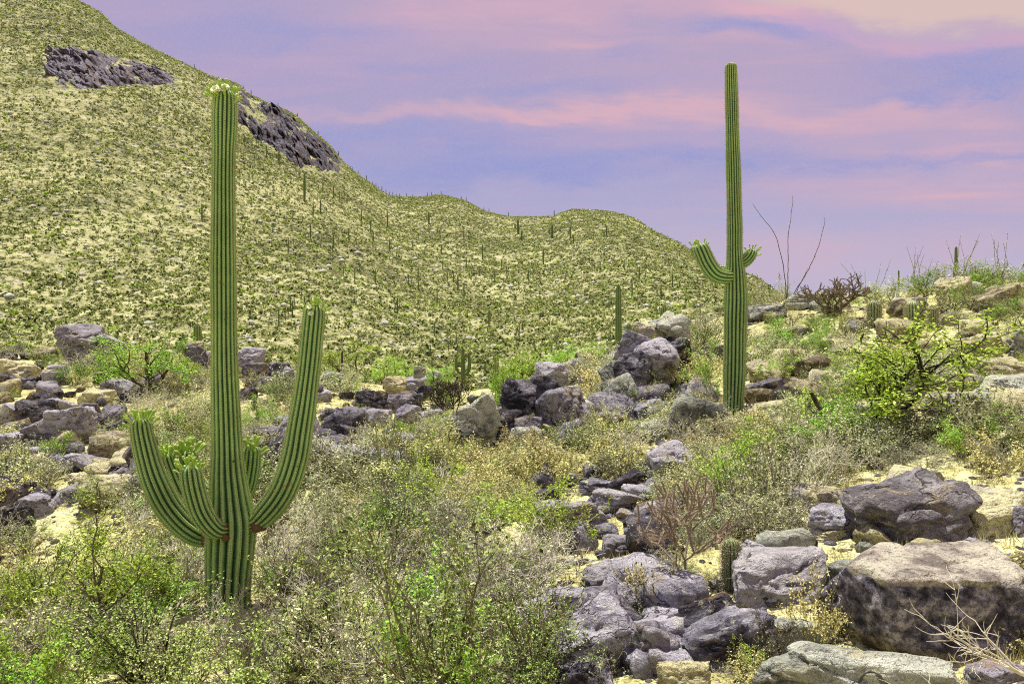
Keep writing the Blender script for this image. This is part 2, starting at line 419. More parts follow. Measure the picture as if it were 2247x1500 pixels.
# the big flat-topped boulder on the right
def big_boulder():
    planes = [((-0.06, -0.07, 1.0), 0.43), ((-0.06, -1.0, 0.05), 0.62), ((-0.30, -0.75, -0.60), 0.78), ((-1, -0.30, -0.1), 0.92), ((-0.8, -0.3, -0.5), 0.88),
              ((1, -0.2, 0.0), 0.92), ((0, 1, 0.1), 0.66), ((0, 0, -1), 0.80), ((-0.55, 0.5, 0.65), 0.78), ((0.6, -0.7, -0.3), 0.98), ((0.5, -0.5, 0.7), 0.92)]
    V, Fc = rock_verts(41, 6, planes=planes, p=30, rough=0.05)
    b = N('shade_banded_boulder'); p = b.pos()
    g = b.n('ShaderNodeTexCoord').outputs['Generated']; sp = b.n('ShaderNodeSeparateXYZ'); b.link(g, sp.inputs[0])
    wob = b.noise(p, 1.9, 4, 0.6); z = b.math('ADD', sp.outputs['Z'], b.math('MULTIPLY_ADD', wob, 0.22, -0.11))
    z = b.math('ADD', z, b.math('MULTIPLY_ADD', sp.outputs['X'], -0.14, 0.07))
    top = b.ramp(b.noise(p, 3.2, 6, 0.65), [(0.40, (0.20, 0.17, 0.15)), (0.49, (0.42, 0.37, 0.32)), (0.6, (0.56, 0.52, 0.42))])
    band = b.ramp(b.noise(p, 9, 6, 0.7), [(0.38, (0.03, 0.027, 0.04)), (0.51, (0.16, 0.145, 0.19)), (0.62, (0.46, 0.42, 0.46))])  # dark varnish band; also puts the front face's shade into the colour
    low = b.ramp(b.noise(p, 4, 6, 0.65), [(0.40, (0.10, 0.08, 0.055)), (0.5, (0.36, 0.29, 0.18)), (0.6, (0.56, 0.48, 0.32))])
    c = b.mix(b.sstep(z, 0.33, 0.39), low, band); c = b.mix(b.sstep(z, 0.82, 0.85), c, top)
    fine = b.noise(p, 34, 4, 0.7)
    c = b.mix(b.math('MULTIPLY', b.sstep(fine, 0.54, 0.63), 0.6), c, (0.05, 0.04, 0.045))
    w2 = b.n('ShaderNodeVectorMath', operation='MULTIPLY_ADD'); nz = b.n('ShaderNodeTexNoise'); b.set(nz, 'Vector', p); b.set(nz, 'Scale', 3.0); b.set(nz, 'Detail', 4)
    b.link(nz.outputs['Color'], w2.inputs[0]); w2.inputs[1].default_value = (0.6, 0.6, 0.6); b.link(p, w2.inputs[2])
    vo = b.n('ShaderNodeTexVoronoi', feature='DISTANCE_TO_EDGE'); b.set(vo, 'Vector', w2.outputs[0]); b.set(vo, 'Scale', 2.2)
    cr = b.math('SUBTRACT', 1.0, b.math('MULTIPLY', b.math('SUBTRACT', 1.0, b.sstep(vo.outputs['Distance'], 0.0, 0.022)), b.sstep(b.noise(p, 3.0, 2), 0.46, 0.56)))
    c = b.mix(b.math('MULTIPLY', b.math('SUBTRACT', 1.0, cr), 0.25), c, (0.10, 0.07, 0.05))
    h = b.math('ADD', b.math('MULTIPLY', b.noise(p, 8, 6, 0.7), 0.9), b.math('ADD', b.math('MULTIPLY', fine, 0.4), b.math('MULTIPLY', cr, 0.08)))
    principled(b, c, 0.9, bump(b, h, 1.0, 0.09), 0.12)
    Y = hit(2060, 1462).y
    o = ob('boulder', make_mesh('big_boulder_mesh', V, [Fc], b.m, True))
    Yc = Y + 0.44; k = 203 / F * Yc
    o.location = px_pt(2046, 1314, Yc); o.scale = (k * 0.94, k, k)
    o.rotation_euler = (0.0, 0.07, 0.04)
    tag(o, 'largest boulder, flat sunlit top and dark pitted front over a shadowed hollow', 'boulder')
    ROCK_BOX.append((1850, 2247, 1150, 1460, Y))
big_boulder()

YO = hit(1385, 918).y; YM = hit(1130, 980).y
ROCKS = [  # centre x, base y, width, height, tone, label, options
 (2010,1195,250,145,'m','mottled grey slab leaning directly behind the largest boulder',dict(tilt=-0.3,variant=3)),
 (2180,1175,180,100,'t','yellowish tan boulder up behind the right shoulder of the largest boulder',dict(variant=5)),
 (2242,1178,40,70,'d','small dark rock cut by the right frame edge above the largest boulder',{}),
 (1885,1565,430,130,'g','broad pale grey slab along the bottom edge below the largest boulder',dict(variant=6,Y=4.2,depth=0.55)),
 (1595,1465,200,125,'l','rounded striated boulder beside the tuft of bright green leaves',dict(variant=2)),
 (1530,1420,190,95,'d','thin curved slab leaning on the rounded striated boulder',dict(tilt=-0.45,variant=8)),
 (1715,1325,205,115,'m','broad pinkish lilac boulder right of the small barrel cactus',dict(tilt=-0.12,variant=4)),
 (1825,1185,120,75,'l','broken layered lilac rock left of the mottled grey slab',dict(variant=9)),
 (1662,1245,80,52,'l','small angular rock with a rust side above the pinkish lilac boulder',dict(tilt=0.4,variant=10)),
 (1762,1480,120,125,'g','pale upright boulder between striated boulder and straw bush',dict(variant=11,Y=5.6)),
 (1818,1112,85,42,'t','yellow cap rock perched above the broken layered lilac rock',dict(variant=12)),
 (1815,1188,72,28,'t','small flat tan block in front of the broken layered lilac rock',dict(variant=1)),
 (1766,1216,44,36,'d','small dark cube-like stone beside the yellow gravel patch',dict(variant=13)),
 (2190,1530,130,70,'d','shaded dark rock under the pale twigs in the bottom right corner',dict(Y=4.5)),  # dark tone puts this rock's shade into its colour
 (2240,1330,70,110,'t','tan boulder wedged behind the right end of the largest boulder',dict(Y=6.6)),
 (1320,1480,185,160,'l','tilted ridge-backed lilac slab at the bottom of the rock run',dict(tilt=-0.5,variant=7)),
 (1265,1390,130,95,'l','lilac boulder at the edge of the dense brush above the ridge-backed slab',dict(variant=0)),
 (1362,1222,78,46,'m','smooth lilac stone at the head of the lower rock run',dict(variant=4)),
 (1332,1290,110,56,'m','flat lilac boulder halfway down the lower rock run',dict(variant=2)),
 (1375,1265,70,40,'l','small lilac stone tucked behind the flat lilac boulder',dict(variant=9)),
 (1250,1160,150,62,'m','wide low lilac slab with plant litter above the green shrub',dict(variant=6)),
 (1350,1130,120,60,'m','lilac slab set right of the wide low slab with litter',dict(variant=5)),
 (1410,1115,80,52,'l','lilac block at the upper right of the slab group',dict(variant=3)),
 (1310,1085,80,34,'l','small lilac block at the top of the slab group',dict(variant=1)),
 (1393,1192,52,36,'l','squarish pale lilac block above the straw bush',dict(variant=10)),
 (1435,1475,110,110,'d','dark lilac boulder between ridge-backed slab and thin curved slab',dict(variant=12)),
 (1485,1352,70,34,'t','pale yellow stone below the brown cholla',dict(variant=11)),
 (1500,1520,110,70,'t','pale yellow slab at the bottom edge below the striated boulder',dict(Y=5.0)),
 (1290,1530,120,80,'l','lilac rock at the bottom edge under crossing twigs',dict(Y=5.6)),
 (1468,1055,100,85,'l','rounded purple boulder alone in shrubs above the brown cholla',dict(variant=7)),
 (1135,908,76,74,'l','brownish purple boulder at the left top of the middle boulder group',dict(variant=9,tilt=0.25,Y=YM+0.8)),
 (1205,892,80,72,'l','purple boulder at the top centre of the middle boulder group',dict(variant=2,Y=YM+1.5)),
 (1232,938,105,95,'l','large oval lilac boulder at the right of the middle boulder group',dict(variant=7,tilt=-0.25,Y=YM+0.5)),
 (1058,985,100,110,'g','pale greenish tilted slab at the left of the middle boulder group',dict(tilt=-0.4,variant=3,Y=YM+0.1)),
 (1022,1000,66,78,'g','lower pale greenish slab beside the tilted slab',dict(tilt=-0.4,variant=8,Y=YM-0.3)),
 (1118,975,62,76,'d','dark upright boulder at the foot of the middle boulder group',dict(variant=4,Y=YM+0.1)),
 (1160,972,56,58,'d','dark lower boulder under the large oval lilac boulder',dict(variant=10,Y=YM)),
 (1212,838,66,42,'l','lilac boulder at the rear of the middle boulder group',dict(variant=1,Y=25)),
 (1262,822,60,38,'l','lilac boulder farthest back on the rocky spur',dict(variant=5,Y=27)),
 (1280,800,36,26,'t','small pale stone capping the farthest spur boulder',dict(Y=28)),
 (1210,965,60,34,'t','tan stone in front of the large oval lilac boulder',dict(variant=12)),
 (1437,828,92,86,'l','round boulder hanging in the middle of the tall outcrop',dict(variant=7,Y=YO+1.3)),
 (1412,745,44,40,'t','small topknot boulder on the crest of the tall outcrop',dict(variant=9,Y=YO+2.6)),
 (1480,752,72,66,'g','pale tilted slab crowning the right of the tall outcrop',dict(tilt=-0.7,variant=3,Y=YO+2.8)),
 (1488,788,64,48,'l','lilac boulder under the pale crowning slab',dict(variant=5,Y=YO+2.3)),
 (1392,792,64,62,'l','cracked lilac block on the left shoulder of the tall outcrop',dict(variant=10,tilt=0.3,Y=YO+2.0)),
 (1386,852,78,78,'l','folded lilac boulder in the middle left of the tall outcrop',dict(variant=8,tilt=-0.3,Y=YO+0.9)),
 (1370,912,78,86,'g','pale greenish boulder at the foot of the tall outcrop',dict(variant=4,tilt=-0.3,Y=YO)),
 (1418,928,62,56,'l','lilac boulder at the right foot of the tall outcrop',dict(variant=2,Y=YO-0.4)),
 (1430,880,80,75,'d','dark shaded rock deep in the cleft of the tall outcrop',dict(Y=YO+1.5)),  # cleft shade is put into the colour by the dark tone
 (1475,855,60,60,'d','dark rock right of the cleft in the tall outcrop',dict(Y=YO+2.0)),
 (1350,875,40,80,'g','narrow pale rock leaning on the left side of the tall outcrop',dict(tilt=-0.4,Y=YO+1.0)),
 (1470,820,22,22,'t','small tan stone wedged beside the hanging round boulder',dict(Y=YO+1.2)),
 (1678,882,90,46,'l','grey lilac slab just right of the tall cactus with two short arms',dict(tilt=-0.2,variant=6)),
 (1700,935,130,48,'t','pale tan slab below the grey lilac slab by the two-armed cactus',dict(variant=4)),
 (1962,930,70,28,'g','upper flat rock of the two stacked below the palo verde',dict(variant=1,Y=12.6)),
 (1975,960,110,44,'t','lower flat rock of the two stacked below the palo verde',dict(variant=6,Y=12.4)),
 (2140,802,120,62,'t','long tan ledge boulder on the right slope',dict(tilt=-0.2,variant=6)),
 (2195,855,140,76,'t','big tan ledge boulder with a dark underside at right edge',dict(variant=3)),
 (2100,662,80,56,'t','pale boulder high on the right ridge',dict(variant=5)),
 (2190,690,120,66,'t','pale boulder heap near the right ridge top',dict(variant=2)),
 (1992,690,70,38,'g','pale flat boulder behind the middle barrel cactus',dict(variant=6)),
 (1682,705,84,36,'g','flat slab on the ridge left of the ocotillo base',dict(variant=1)),
 (1758,682,78,36,'g','grey slab on the ridge right of the ocotillo base',dict(variant=6)),
 (2145,738,70,38,'t','tan boulder below the ridge heap',dict(variant=11)),
 (2215,925,100,70,'t','tan boulder at the right edge beneath the big ledge',dict(variant=8)),
 (2090,945,110,70,'t','wide tan boulder right of the two stacked flat rocks',dict(variant=0)),
 (2240,790,50,70,'g','pale round boulder cut by the right frame edge',dict(variant=7)),
 (1570,795,60,40,'g','pale boulder left of the two-armed cactus under dry shrubs',dict(variant=4)),
 (175,778,90,66,'d','dark cleft boulder on the far left rim',dict(variant=9,Y=41)),  # dark tone carries this boulder's shadow in its colour
 (243,772,58,38,'g','pale boulder right of the dark cleft boulder',dict(variant=2,Y=41)),
 (34,838,78,50,'t','round tan boulder by the left frame edge',dict(variant=7,Y=36)),
 (45,862,110,36,'d','dark ledge under the round tan boulder',dict(variant=6,Y=35.5)),
 (125,848,54,34,'l','grey lilac boulder right of the round tan boulder',dict(variant=4,Y=36)),
 (24,935,56,50,'l','lilac boulder at the left end of the large left rock pile',dict(variant=5)),
 (82,932,74,56,'d','brown boulder in the upper left of the large left rock pile',dict(variant=10)),
 (152,978,110,84,'l','biggest lilac boulder of the large left rock pile',dict(variant=3)),
 (95,985,74,66,'d','dark boulder in the middle of the large left rock pile',dict(variant=12)),
 (205,893,76,38,'t','tan slab lying on top of the large left rock pile',dict(variant=6)),
 (250,935,52,48,'d','dark boulder at the right end of the large left rock pile',dict(variant=8)),
 (198,925,56,40,'d','dark boulder under the tan slab of the left rock pile',dict(variant=1)),
 (22,1010,56,60,'l','grey boulder at the left bottom of the large left rock pile',dict(variant=0)),
 (135,912,60,40,'l','pale lilac boulder at the top of the large left rock pile',dict(variant=11)),
 (165,1035,80,40,'l','flat lilac rock at the top of the small left rubble patch',dict(variant=6)),
 (222,1102,86,56,'l','lilac boulder at the bottom of the small left rubble patch',dict(variant=5)),
 (238,1080,50,40,'g','teal grey stone in the small left rubble patch',dict(variant=7)),
 (172,1072,46,34,'t','reddish tan stone in the small left rubble patch',dict(variant=9)),
 (262,1050,40,30,'l','small lilac stone near the leftmost arm of the flowering saguaro',dict(variant=3)),
 (28,1190,66,80,'d','dark boulder at the left frame edge above the green bushes',dict(variant=10)),
 (88,1135,74,50,'l','lilac slab right of the dark boulder at the left edge',dict(variant=6)),
 (436,830,60,70,'d','brown boulder stack just left of the flowering saguaro trunk',dict(variant=12,Y=36)),
 (425,775,38,26,'t','small tan stone on top of the brown boulder stack',dict(Y=37)),
 (548,800,56,38,'l','lilac boulder directly right of the flowering saguaro trunk',dict(variant=4,Y=37)),
 (560,835,50,40,'d','brownish boulder below the lilac boulder by the trunk',dict(variant=9)),
 (590,862,50,36,'l','lilac boulder at the bottom of the rocks between trunk and long arm',dict(variant=5)),
 (615,830,56,36,'l','grey lilac boulder at the centre of the rocks between trunk and long arm',dict(variant=1)),
 (635,852,40,46,'l','upright lilac slab just left of the long right arm',dict(tilt=0.4,variant=8)),
 (660,835,36,30,'t','tan stone partly behind the long right arm',dict(variant=2)),
 (815,908,70,52,'d','purple split boulder at the left of the centre-left rock pile',dict(variant=10)),
 (868,866,50,40,'t','tan boulder at the top left of the centre-left rock pile',dict(variant=9)),
 (912,866,62,46,'l','smooth tilted lilac boulder at the top of the centre-left rock pile',dict(tilt=-0.5,variant=3)),
 (920,825,26,24,'g','tiny pale stone balanced atop the centre-left rock pile',dict(variant=7,Y=30)),
 (948,845,34,30,'d','dark stone right of the balanced pale stone',dict(variant=11)),
 (872,908,74,44,'d','dark cracked boulder in the centre of the centre-left rock pile',dict(variant=8)),
 (896,935,60,46,'l','lilac boulder at the lower right of the centre-left rock pile',dict(variant=5)),
 (826,938,64,38,'l','lilac boulder at the lower left of the centre-left rock pile',dict(variant=6)),
 (765,855,40,30,'l','small lilac boulder left of the centre-left rock pile',dict(variant=0)),
 (742,988,90,32,'l','long flat lilac slab right of the long arm',dict(variant=6)),
 (762,1040,86,58,'l','lilac boulder below the long flat slab',dict(variant=4)),
 (735,1020,60,34,'d','dark stone left of the whip-stemmed ocotillo',dict(variant=9)),
 (915,990,60,38,'l','lilac boulder right of the whip-stemmed ocotillo',dict(variant=2)),
 (728,842,60,26,'g','pale flat stone just right of the long arm on the rim',dict(variant=1,Y=34)),
]
for r in ROCKS:
    rock(*r[:6], **r[6])

def near_rock(px, py, pad=0.0):
    for a, b_, c, d, y in ROCK_BOX:
        if a - pad <= px <= b_ + pad and c - pad <= py <= d + pad: return True
    return False

ROCK_BOX += [(1880, 2075, 650, 800, 25), (1575, 1640, 850, 985, 15), (1585, 1625, 1180, 1340, 8), (1335, 1385, 700, 800, 60)]
# loose stones: counted ones are objects of their own, sharing meshes
LOOSE = []
def loose(n, x0, x1, y0, y1, tones, smin, smax, label, group):
    r = random.Random(int(x0 + y0 * 3 + n)); k = 0; tries = 0
    while k < n and tries < n * 20:
        tries += 1
        px, py = r.uniform(x0, x1), r.uniform(y0, y1)
        p = hit(px, py)
        if p.y > 60 or (1555 < px < 1665 and 850 < py < 1000): continue
        s = r.uniform(smin, smax) * (1 if r.random() < 0.75 else 1.6)
        LOOSE.append((s / p.y, p + Vector((0, 0, s * 0.12)), (s * r.uniform(0.9, 1.5), s * r.uniform(0.8, 1.2), s * r.uniform(0.6, 1.15)),
                      (r.uniform(-.3, .3), r.uniform(-.3, .3), r.uniform(0, 6.28)), r.randrange(14), r.choice(tones), label, group)); k += 1
loose(95, 1640, 2260, 640, 1000, 'ttgt', 0.25, 0.6, 'loose tan rock strewn over the upper right slope', 'loose rocks on the upper right slope')
loose(60, 1560, 2200, 1000, 1330, 'ttgl', 0.1, 0.3, 'small loose tan rock lying between shrubs above the largest boulder', 'loose rocks above the largest boulder')
loose(75, 1180, 1480, 1040, 1480, 'llld', 0.12, 0.36, 'small loose lilac rock beside the lower rock run', 'loose rocks of the lower rock run')
loose(105, 0, 330, 770, 1110, 'lddt', 0.3, 0.85, 'loose grey lilac rock around the left rock piles', 'loose rocks around the left rock piles')
loose(95, 540, 960, 800, 1050, 'lldd', 0.25, 0.75, 'loose lilac rock around the centre-left rock pile', 'loose rocks around the centre-left rock pile')
loose(80, 960, 1560, 770, 980, 'lldg', 0.25, 0.75, 'loose lilac rock around the outcrop and middle boulder group', 'loose rocks around the middle boulders')

LOOSE.sort(key=lambda q: -q[0])
for q in LOOSE[:285]:
    o = ob('loose_rock', rock_me(q[4], TONE[q[5]], 3)); o.location, o.scale, o.rotation_euler = q[1], q[2], q[3]; tag(o, q[6], 'rock', q[7])
Vs, Fs, mi, off = [], [], [], 0
for q in LOOSE[285:]:
    V, Fc = rock_verts(q[4] * 7 + 3, 3, 8 + q[4] % 5, 12 + (q[4] * 5) % 17)
    R_ = np.array(Euler(q[3]).to_matrix()); Vs.append((V * np.array(q[2])) @ R_.T + np.array(q[1])); Fs.append(Fc + off); off += len(V); mi += [list(TONE).index(q[5])] * len(Fc)
o = ob('rubble', make_mesh('rubble', np.concatenate(Vs), [np.concatenate(Fs)], [M[TONE[t]] for t in TONE], True, mi)); o['kind'] = 'stuff'

# ------------------------------------------------------------------ cliffs on the mountain
CLIFFS = []
def on_cliff(X, Y):
    Z = zat(X, Y); qx, qy = CX + F * X / Y, CY - F * Z / Y; r_ = np.zeros(len(qx), bool)
    for tp, bt in CLIFFS:
        a = [p for p, _ in tp]
        r_ |= (qx > a[0]) & (qx < a[-1]) & (qy > np.interp(qx, a, [q for _, q in tp]) + 2) & (qy < np.interp(qx, [p for p, _ in bt], [q for _, q in bt]) - 2)
    return r_
def cliff(top, bot, label, seed, amp, loose_):
    CLIFFS.append((top, bot))
    n, m = 190, 80
    tx = [a for a, _ in top]; bx = [a for a, _ in bot]
    px = np.linspace(tx[0], tx[-1], n)
    tp = np.interp(px, tx, [b for _, b in top]); bp = np.interp(px, bx, [b for _, b in bot])
    Yt = np.array([hit(a, b + 1, 120).y for a, b in zip(px, tp)]); Yb = np.array([hit(a, b, 120).y for a, b in zip(px, bp)])
    ker = np.ones(15) / 15
    Yt = np.convolve(np.pad(Yt, 7, 'edge'), ker, 'valid'); Yb = np.convolve(np.pad(Yb, 7, 'edge'), ker, 'valid')
    t = np.linspace(0, 1, m)[None, :]
    Y = Yb[:, None] * (1 - t) + Yt[:, None] * t; X = ((px - CX) / F)[:, None] * Y
    Z = zat(X, Y)
    s = np.linspace(0, 1, n)[:, None]
    mask = np.clip(np.minimum(s, 1 - s) / 0.08, 0, 1) * np.clip(np.minimum(t, 1 - t) / 0.12, 0, 1)
    brk = fbm(np.stack([(s * 9 + 0 * t).ravel(), (t * 3 + 0 * s).ravel(), np.full(n * m, seed * 1.0)], 1), 4, seed + 31).reshape(n, m)
    mask = mask ** 0.6 * np.clip((brk + loose_ + 0.5 * np.minimum(mask, 1)) / 0.22, 0, 1)
    r = np.random.default_rng(seed)
    pts = np.stack([r.uniform(0, 1, 340) * 24, r.uniform(0, 1, 340) * 12], 1)
    q = np.stack([(s + 0 * t).ravel() * 24, (t + 0 * s).ravel() * 12], 1)
    q = q + 0.5 * np.stack([fbm(np.c_[q, q[:, :1] * 0] * 0.8, 3, seed), fbm(np.c_[q, q[:, :1] * 0] * 0.8, 3, seed + 1)], 1)
    d = ((q[:, None, :] - pts[None]) ** 2).sum(2)
    i1 = d.argmin(1); hgt = r.uniform(0.05, 1.0, 340)[i1]
    e = np.sqrt(np.partition(d, 1, 1)[:, 1]) - np.sqrt(d.min(1))
    hgt = hgt * np.clip(e / 0.22, 0.1, 1) ** 0.5
    hgt = hgt + 0.28 * fbm(np.c_[q * [1.5, 1.0], q[:, :1] * 0], 4, seed + 5)
    big = 0.55 + 0.75 * fbm(np.c_[q * 0.22, q[:, :1] * 0], 2, seed + 8)
    h = (hgt * np.clip(big, 0.05, 1.5)).reshape(n, m) * mask * amp - 0.8 * (1 - mask) - 0.6
    V = np.stack([X, Y - h * 0.85, Z + h * 0.22], 2).reshape(-1, 3)
    o = ob('cliff', make_mesh('cliff', V, [grid_faces(n, m)], M['cliff'], False))
    tag(o, label, 'cliff')
cliff([(515, 188), (560, 217), (620, 242), (680, 287), (725, 325), (755, 362)], [(515, 262), (560, 306), (620, 342), (660, 378), (700, 382), (755, 384)],
      'dark purple cliff band below the mountain crest behind the flowering saguaro', 5, 13, 0.22)
cliff([(95, 108), (160, 104), (250, 122), (330, 140), (398, 168)], [(95, 178), (160, 205), (230, 196), (330, 188), (398, 188)],
      'dark grey cliff band high on the left mountainside', 9, 9, 0.04)

# ------------------------------------------------------------------ plants
def tubes(segs, sides=3):
    """segs: array (n,8) p0 p1 r0 r1 -> V, faces"""
    S = np.asarray(segs, float); p0, p1, r0, r1 = S[:, 0:3], S[:, 3:6], S[:, 6], S[:, 7]
    d = p1 - p0; L = np.linalg.norm(d, axis=1)[:, None] + 1e-9; d = d / L
    ref = np.where(np.abs(d[:, 2:3]) > 0.9, np.array([[1., 0, 0]]), np.array([[0, 0, 1.]]))
    a = np.cross(d, ref); a /= np.linalg.norm(a, axis=1)[:, None] + 1e-9; b = np.cross(d, a)
    n = len(S); ring = []
    for k in range(sides):
        c, s = math.cos(2 * math.pi * k / sides), math.sin(2 * math.pi * k / sides)
        ring.append(a * c + b * s)
    ring = np.stack(ring, 1)                                   # n,sides,3
    V = np.concatenate([p0[:, None] + ring * r0[:, None, None], p1[:, None] + ring * r1[:, None, None]], 1)   # n,2s,3
    base = np.arange(n)[:, None] * 2 * sides
    fs = []
    for k in range(sides):
        k2 = (k + 1) % sides
        fs.append(np.concatenate([base + k, base + k2, base + sides + k2, base + sides + k], 1))
    return V.reshape(-1, 3), np.concatenate(fs)

def leaves(P, size, rng, aspect=2.0, flat=0.0):
    n = len(P)
    a = rng.normal(size=(n, 3)); a[:, 2] += flat; a /= np.linalg.norm(a, axis=1)[:, None]
    b = rng.normal(size=(n, 3)); b -= (b * a).sum(1)[:, None] * a; b /= np.linalg.norm(b, axis=1)[:, None]
    s = size * rng.uniform(0.6, 1.4, n)[:, None]
    w = s / aspect
    V = np.stack([P - a * s * 0.5, P + b * w * 0.5, P + a * s * 0.5, P - b * w * 0.5], 1).reshape(-1, 3)
    return V, np.arange(n * 4).reshape(n, 4)

def unit(v): return v / (np.linalg.norm(v) + 1e-9)

def grow(rng, segs, tips, p, d, length, rad, level, P):
    n = P['nseg'][level]; up = P['up'][level]; wig = P['wig'][level]
    kids = P['kids'][level] if level < len(P['kids']) else 0
    last = level >= len(P['kids'])
    for i in range(n):
        d = unit(d + rng.normal(size=3) * wig + np.array([0, 0, up]))
        q = p + d * length / n
        r0 = rad * (1 - i / n * 0.6); r1 = rad * (1 - (i + 1) / n * 0.6)
        segs.append((*p, *q, r0, r1)); p = q
        if last or level == len(P['kids']) - 1: tips.append((*segs[-1][:6], level))
        if not last and i >= P.get('bare', 0):
            for _ in range(rng.poisson(kids / n)):
                e = unit(d + unit(rng.normal(size=3)) * P['ang'][level])
                grow(rng, segs, tips, p, e, length * P['ratio'] * rng.uniform(0.6, 1.2), max(r1 * 0.65, P['rmin']), level + 1, P)

def plant(seed, P):
    rng = np.random.default_rng(seed); segs, tips = [], []
    for k in range(P['stems']):
        az = rng.uniform(0, 2 * math.pi); th = P['spread'] * math.sqrt(rng.uniform(0.02, 1))
        d = np.array([math.cos(az) * math.sin(th), math.sin(az) * math.sin(th), math.cos(th)])
        p = np.array([math.cos(az), math.sin(az), 0]) * P.get('foot', 0.04) * rng.uniform(0, 1); p[2] = -0.06
        grow(rng, segs, tips, p, d, P['len'] * rng.uniform(0.7, 1.15) * (1 - 0.25 * th / 1.6), P['rad'] * rng.uniform(0.7, 1.1), 0, P)
    segs = np.array(segs); tips = np.array(tips)
    segs[:, 2] = np.maximum(segs[:, 2], -0.06); segs[:, 5] = np.maximum(segs[:, 5], -0.03)
    if P['leaves']:
        pick = tips[rng.integers(0, len(tips), P['leaves'])]; t = rng.uniform(0, 1, P['leaves'])[:, None]
        L = pick[:, :3] * (1 - t) + pick[:, 3:6] * t + rng.normal(size=(P['leaves'], 3)) * P['jit']
        L[:, 2] = np.abs(L[:, 2])
    else: L = np.zeros((0, 3))
    allp = np.concatenate([segs[:, 3:6], L])
    h = np.percentile(allp[:, 2], 99); w = np.percentile(np.abs(allp[:, :2]), 97) * 2
    sc = np.array([1 / w, 1 / w, 1 / h])
    segs[:, :3] *= sc; segs[:, 3:6] *= sc; segs[:, 6:] *= 1.0 / h; L = L * sc
    return segs, L, rng

# every kind is normalised to 1 m wide and 1 m tall; copies are scaled
KIND = {
 'creosote': dict(stems=13, spread=0.75, len=1.0, rad=0.015, rmin=0.0032, nseg=[6, 4, 3], up=[0.05, 0.06, 0.05], wig=[0.13, 0.2, 0.25], kids=[6, 4], ang=[0.8, 0.8], ratio=0.5, bare=1, leaves=2500, jit=0.016, lsize=0.023, twig='dark_bark', leaf='creosote', asp=1.7),
 'brittle': dict(stems=26, spread=1.2, len=0.62, rad=0.007, rmin=0.0025, nseg=[4, 3, 2], up=[0.10, 0.1, 0.1], wig=[0.12, 0.2, 0.2], kids=[4, 3], ang=[0.7, 0.7], ratio=0.5, bare=1, leaves=2000, jit=0.022, lsize=0.034, twig='olive_twig', leaf='brittle', asp=1.5),
 'twiggy': dict(stems=17, spread=1.05, len=0.8, rad=0.010, rmin=0.0036, nseg=[5, 4, 3], up=[0.04, 0.03, 0.02], wig=[0.17, 0.28, 0.3], kids=[7, 5], ang=[0.9, 0.95], ratio=0.5, bare=1, leaves=260, jit=0.014, lsize=0.030, twig='grey_twig', leaf='bursage', asp=1.6),
 'bursage': dict(stems=24, spread=1.35, len=0.55, rad=0.007, rmin=0.003, nseg=[4, 3, 2], up=[0.08, 0.05, 0.05], wig=[0.16, 0.25, 0.25], kids=[5, 3], ang=[0.8, 0.8], ratio=0.5, bare=1, leaves=2200, jit=0.022, lsize=0.034, twig='grey_twig', leaf='bursage', asp=1.6),
 'palo': dict(stems=4, spread=0.9, len=0.85, rad=0.030, rmin=0.003, nseg=[6, 5, 4, 3], up=[0.10, 0.05, 0.0, -0.03], wig=[0.2, 0.24, 0.25, 0.3], kids=[5, 5, 3], ang=[0.9, 0.95, 0.9], ratio=0.56, bare=1, leaves=4600, jit=0.024, lsize=0.024, twig='dark_bark', leaf='palo', asp=2.2),
 'greenbush': dict(stems=12, spread=1.1, len=0.75, rad=0.010, rmin=0.003, nseg=[5, 4, 3], up=[0.06, 0.05, 0.05], wig=[0.16, 0.22, 0.25], kids=[6, 4], ang=[0.8, 0.85], ratio=0.5, bare=1, leaves=2500, jit=0.022, lsize=0.029, twig='olive_twig', leaf='palo', asp=1.9),
}
PM = {}
def plant_meshes(kind, v):
    if (kind, v) not in PM:
        P = KIND[kind]; segs, L, rng = plant(hash(kind) % 1 + sum(map(ord, kind)) * 13 + v * 101, P)
        tv, tf = tubes(segs, 3)
        lv, lf = leaves(L, P['lsize'], rng, P['asp'])
        PM[(kind, v)] = (make_mesh(kind + '_stems', tv, [tf], M[P['twig']]), make_mesh(kind + '_leaves', lv, [lf], M[P['leaf']]))
    return PM[(kind, v)]
NVAR = {'creosote': 5, 'brittle': 4, 'twiggy': 5, 'bursage': 4, 'palo': 4, 'greenbush': 3}
NAME = {'creosote': ('creosote_bush', 'shrub'), 'brittle': ('brittlebush', 'shrub'), 'twiggy': ('dry_shrub', 'shrub'), 'bursage': ('bursage', 'shrub'),
        'palo': ('palo_verde', 'tree'), 'greenbush': ('green_shrub', 'shrub')}

def shrub(kind, loc, w, h, rz, label, group=None, v=None, rnd=None, cat=None, name=None, parts=('stems', 'foliage')):
    v = (rnd or random).randrange(NVAR[kind]) if v is None else v
    sm, lm = plant_meshes(kind, v)
    nm, ct = NAME[kind]
    if kind == 'palo': parts = ('trunk', 'crown')
    o = empty(name or nm, loc, rz, (w, w, h)); tag(o, label, cat or ct, group)
    ob(parts[0], sm, o); ob(parts[1], lm, o)
    return o

def shrub_px(kind, px, by, top, w, label, Y=None, v=0, **kw):
    p = hit(px, by) if Y is None else px_pt(px, by, Y)
    if Y is not None: p.z = min(p.z, float(zat(p.x, p.y)) + 0.05) if Y < 60 else p.z
    return shrub(kind, p, w / F * p.y, (by - top) / F * p.y, random.uniform(0, 6.28), label, v=v, **kw)

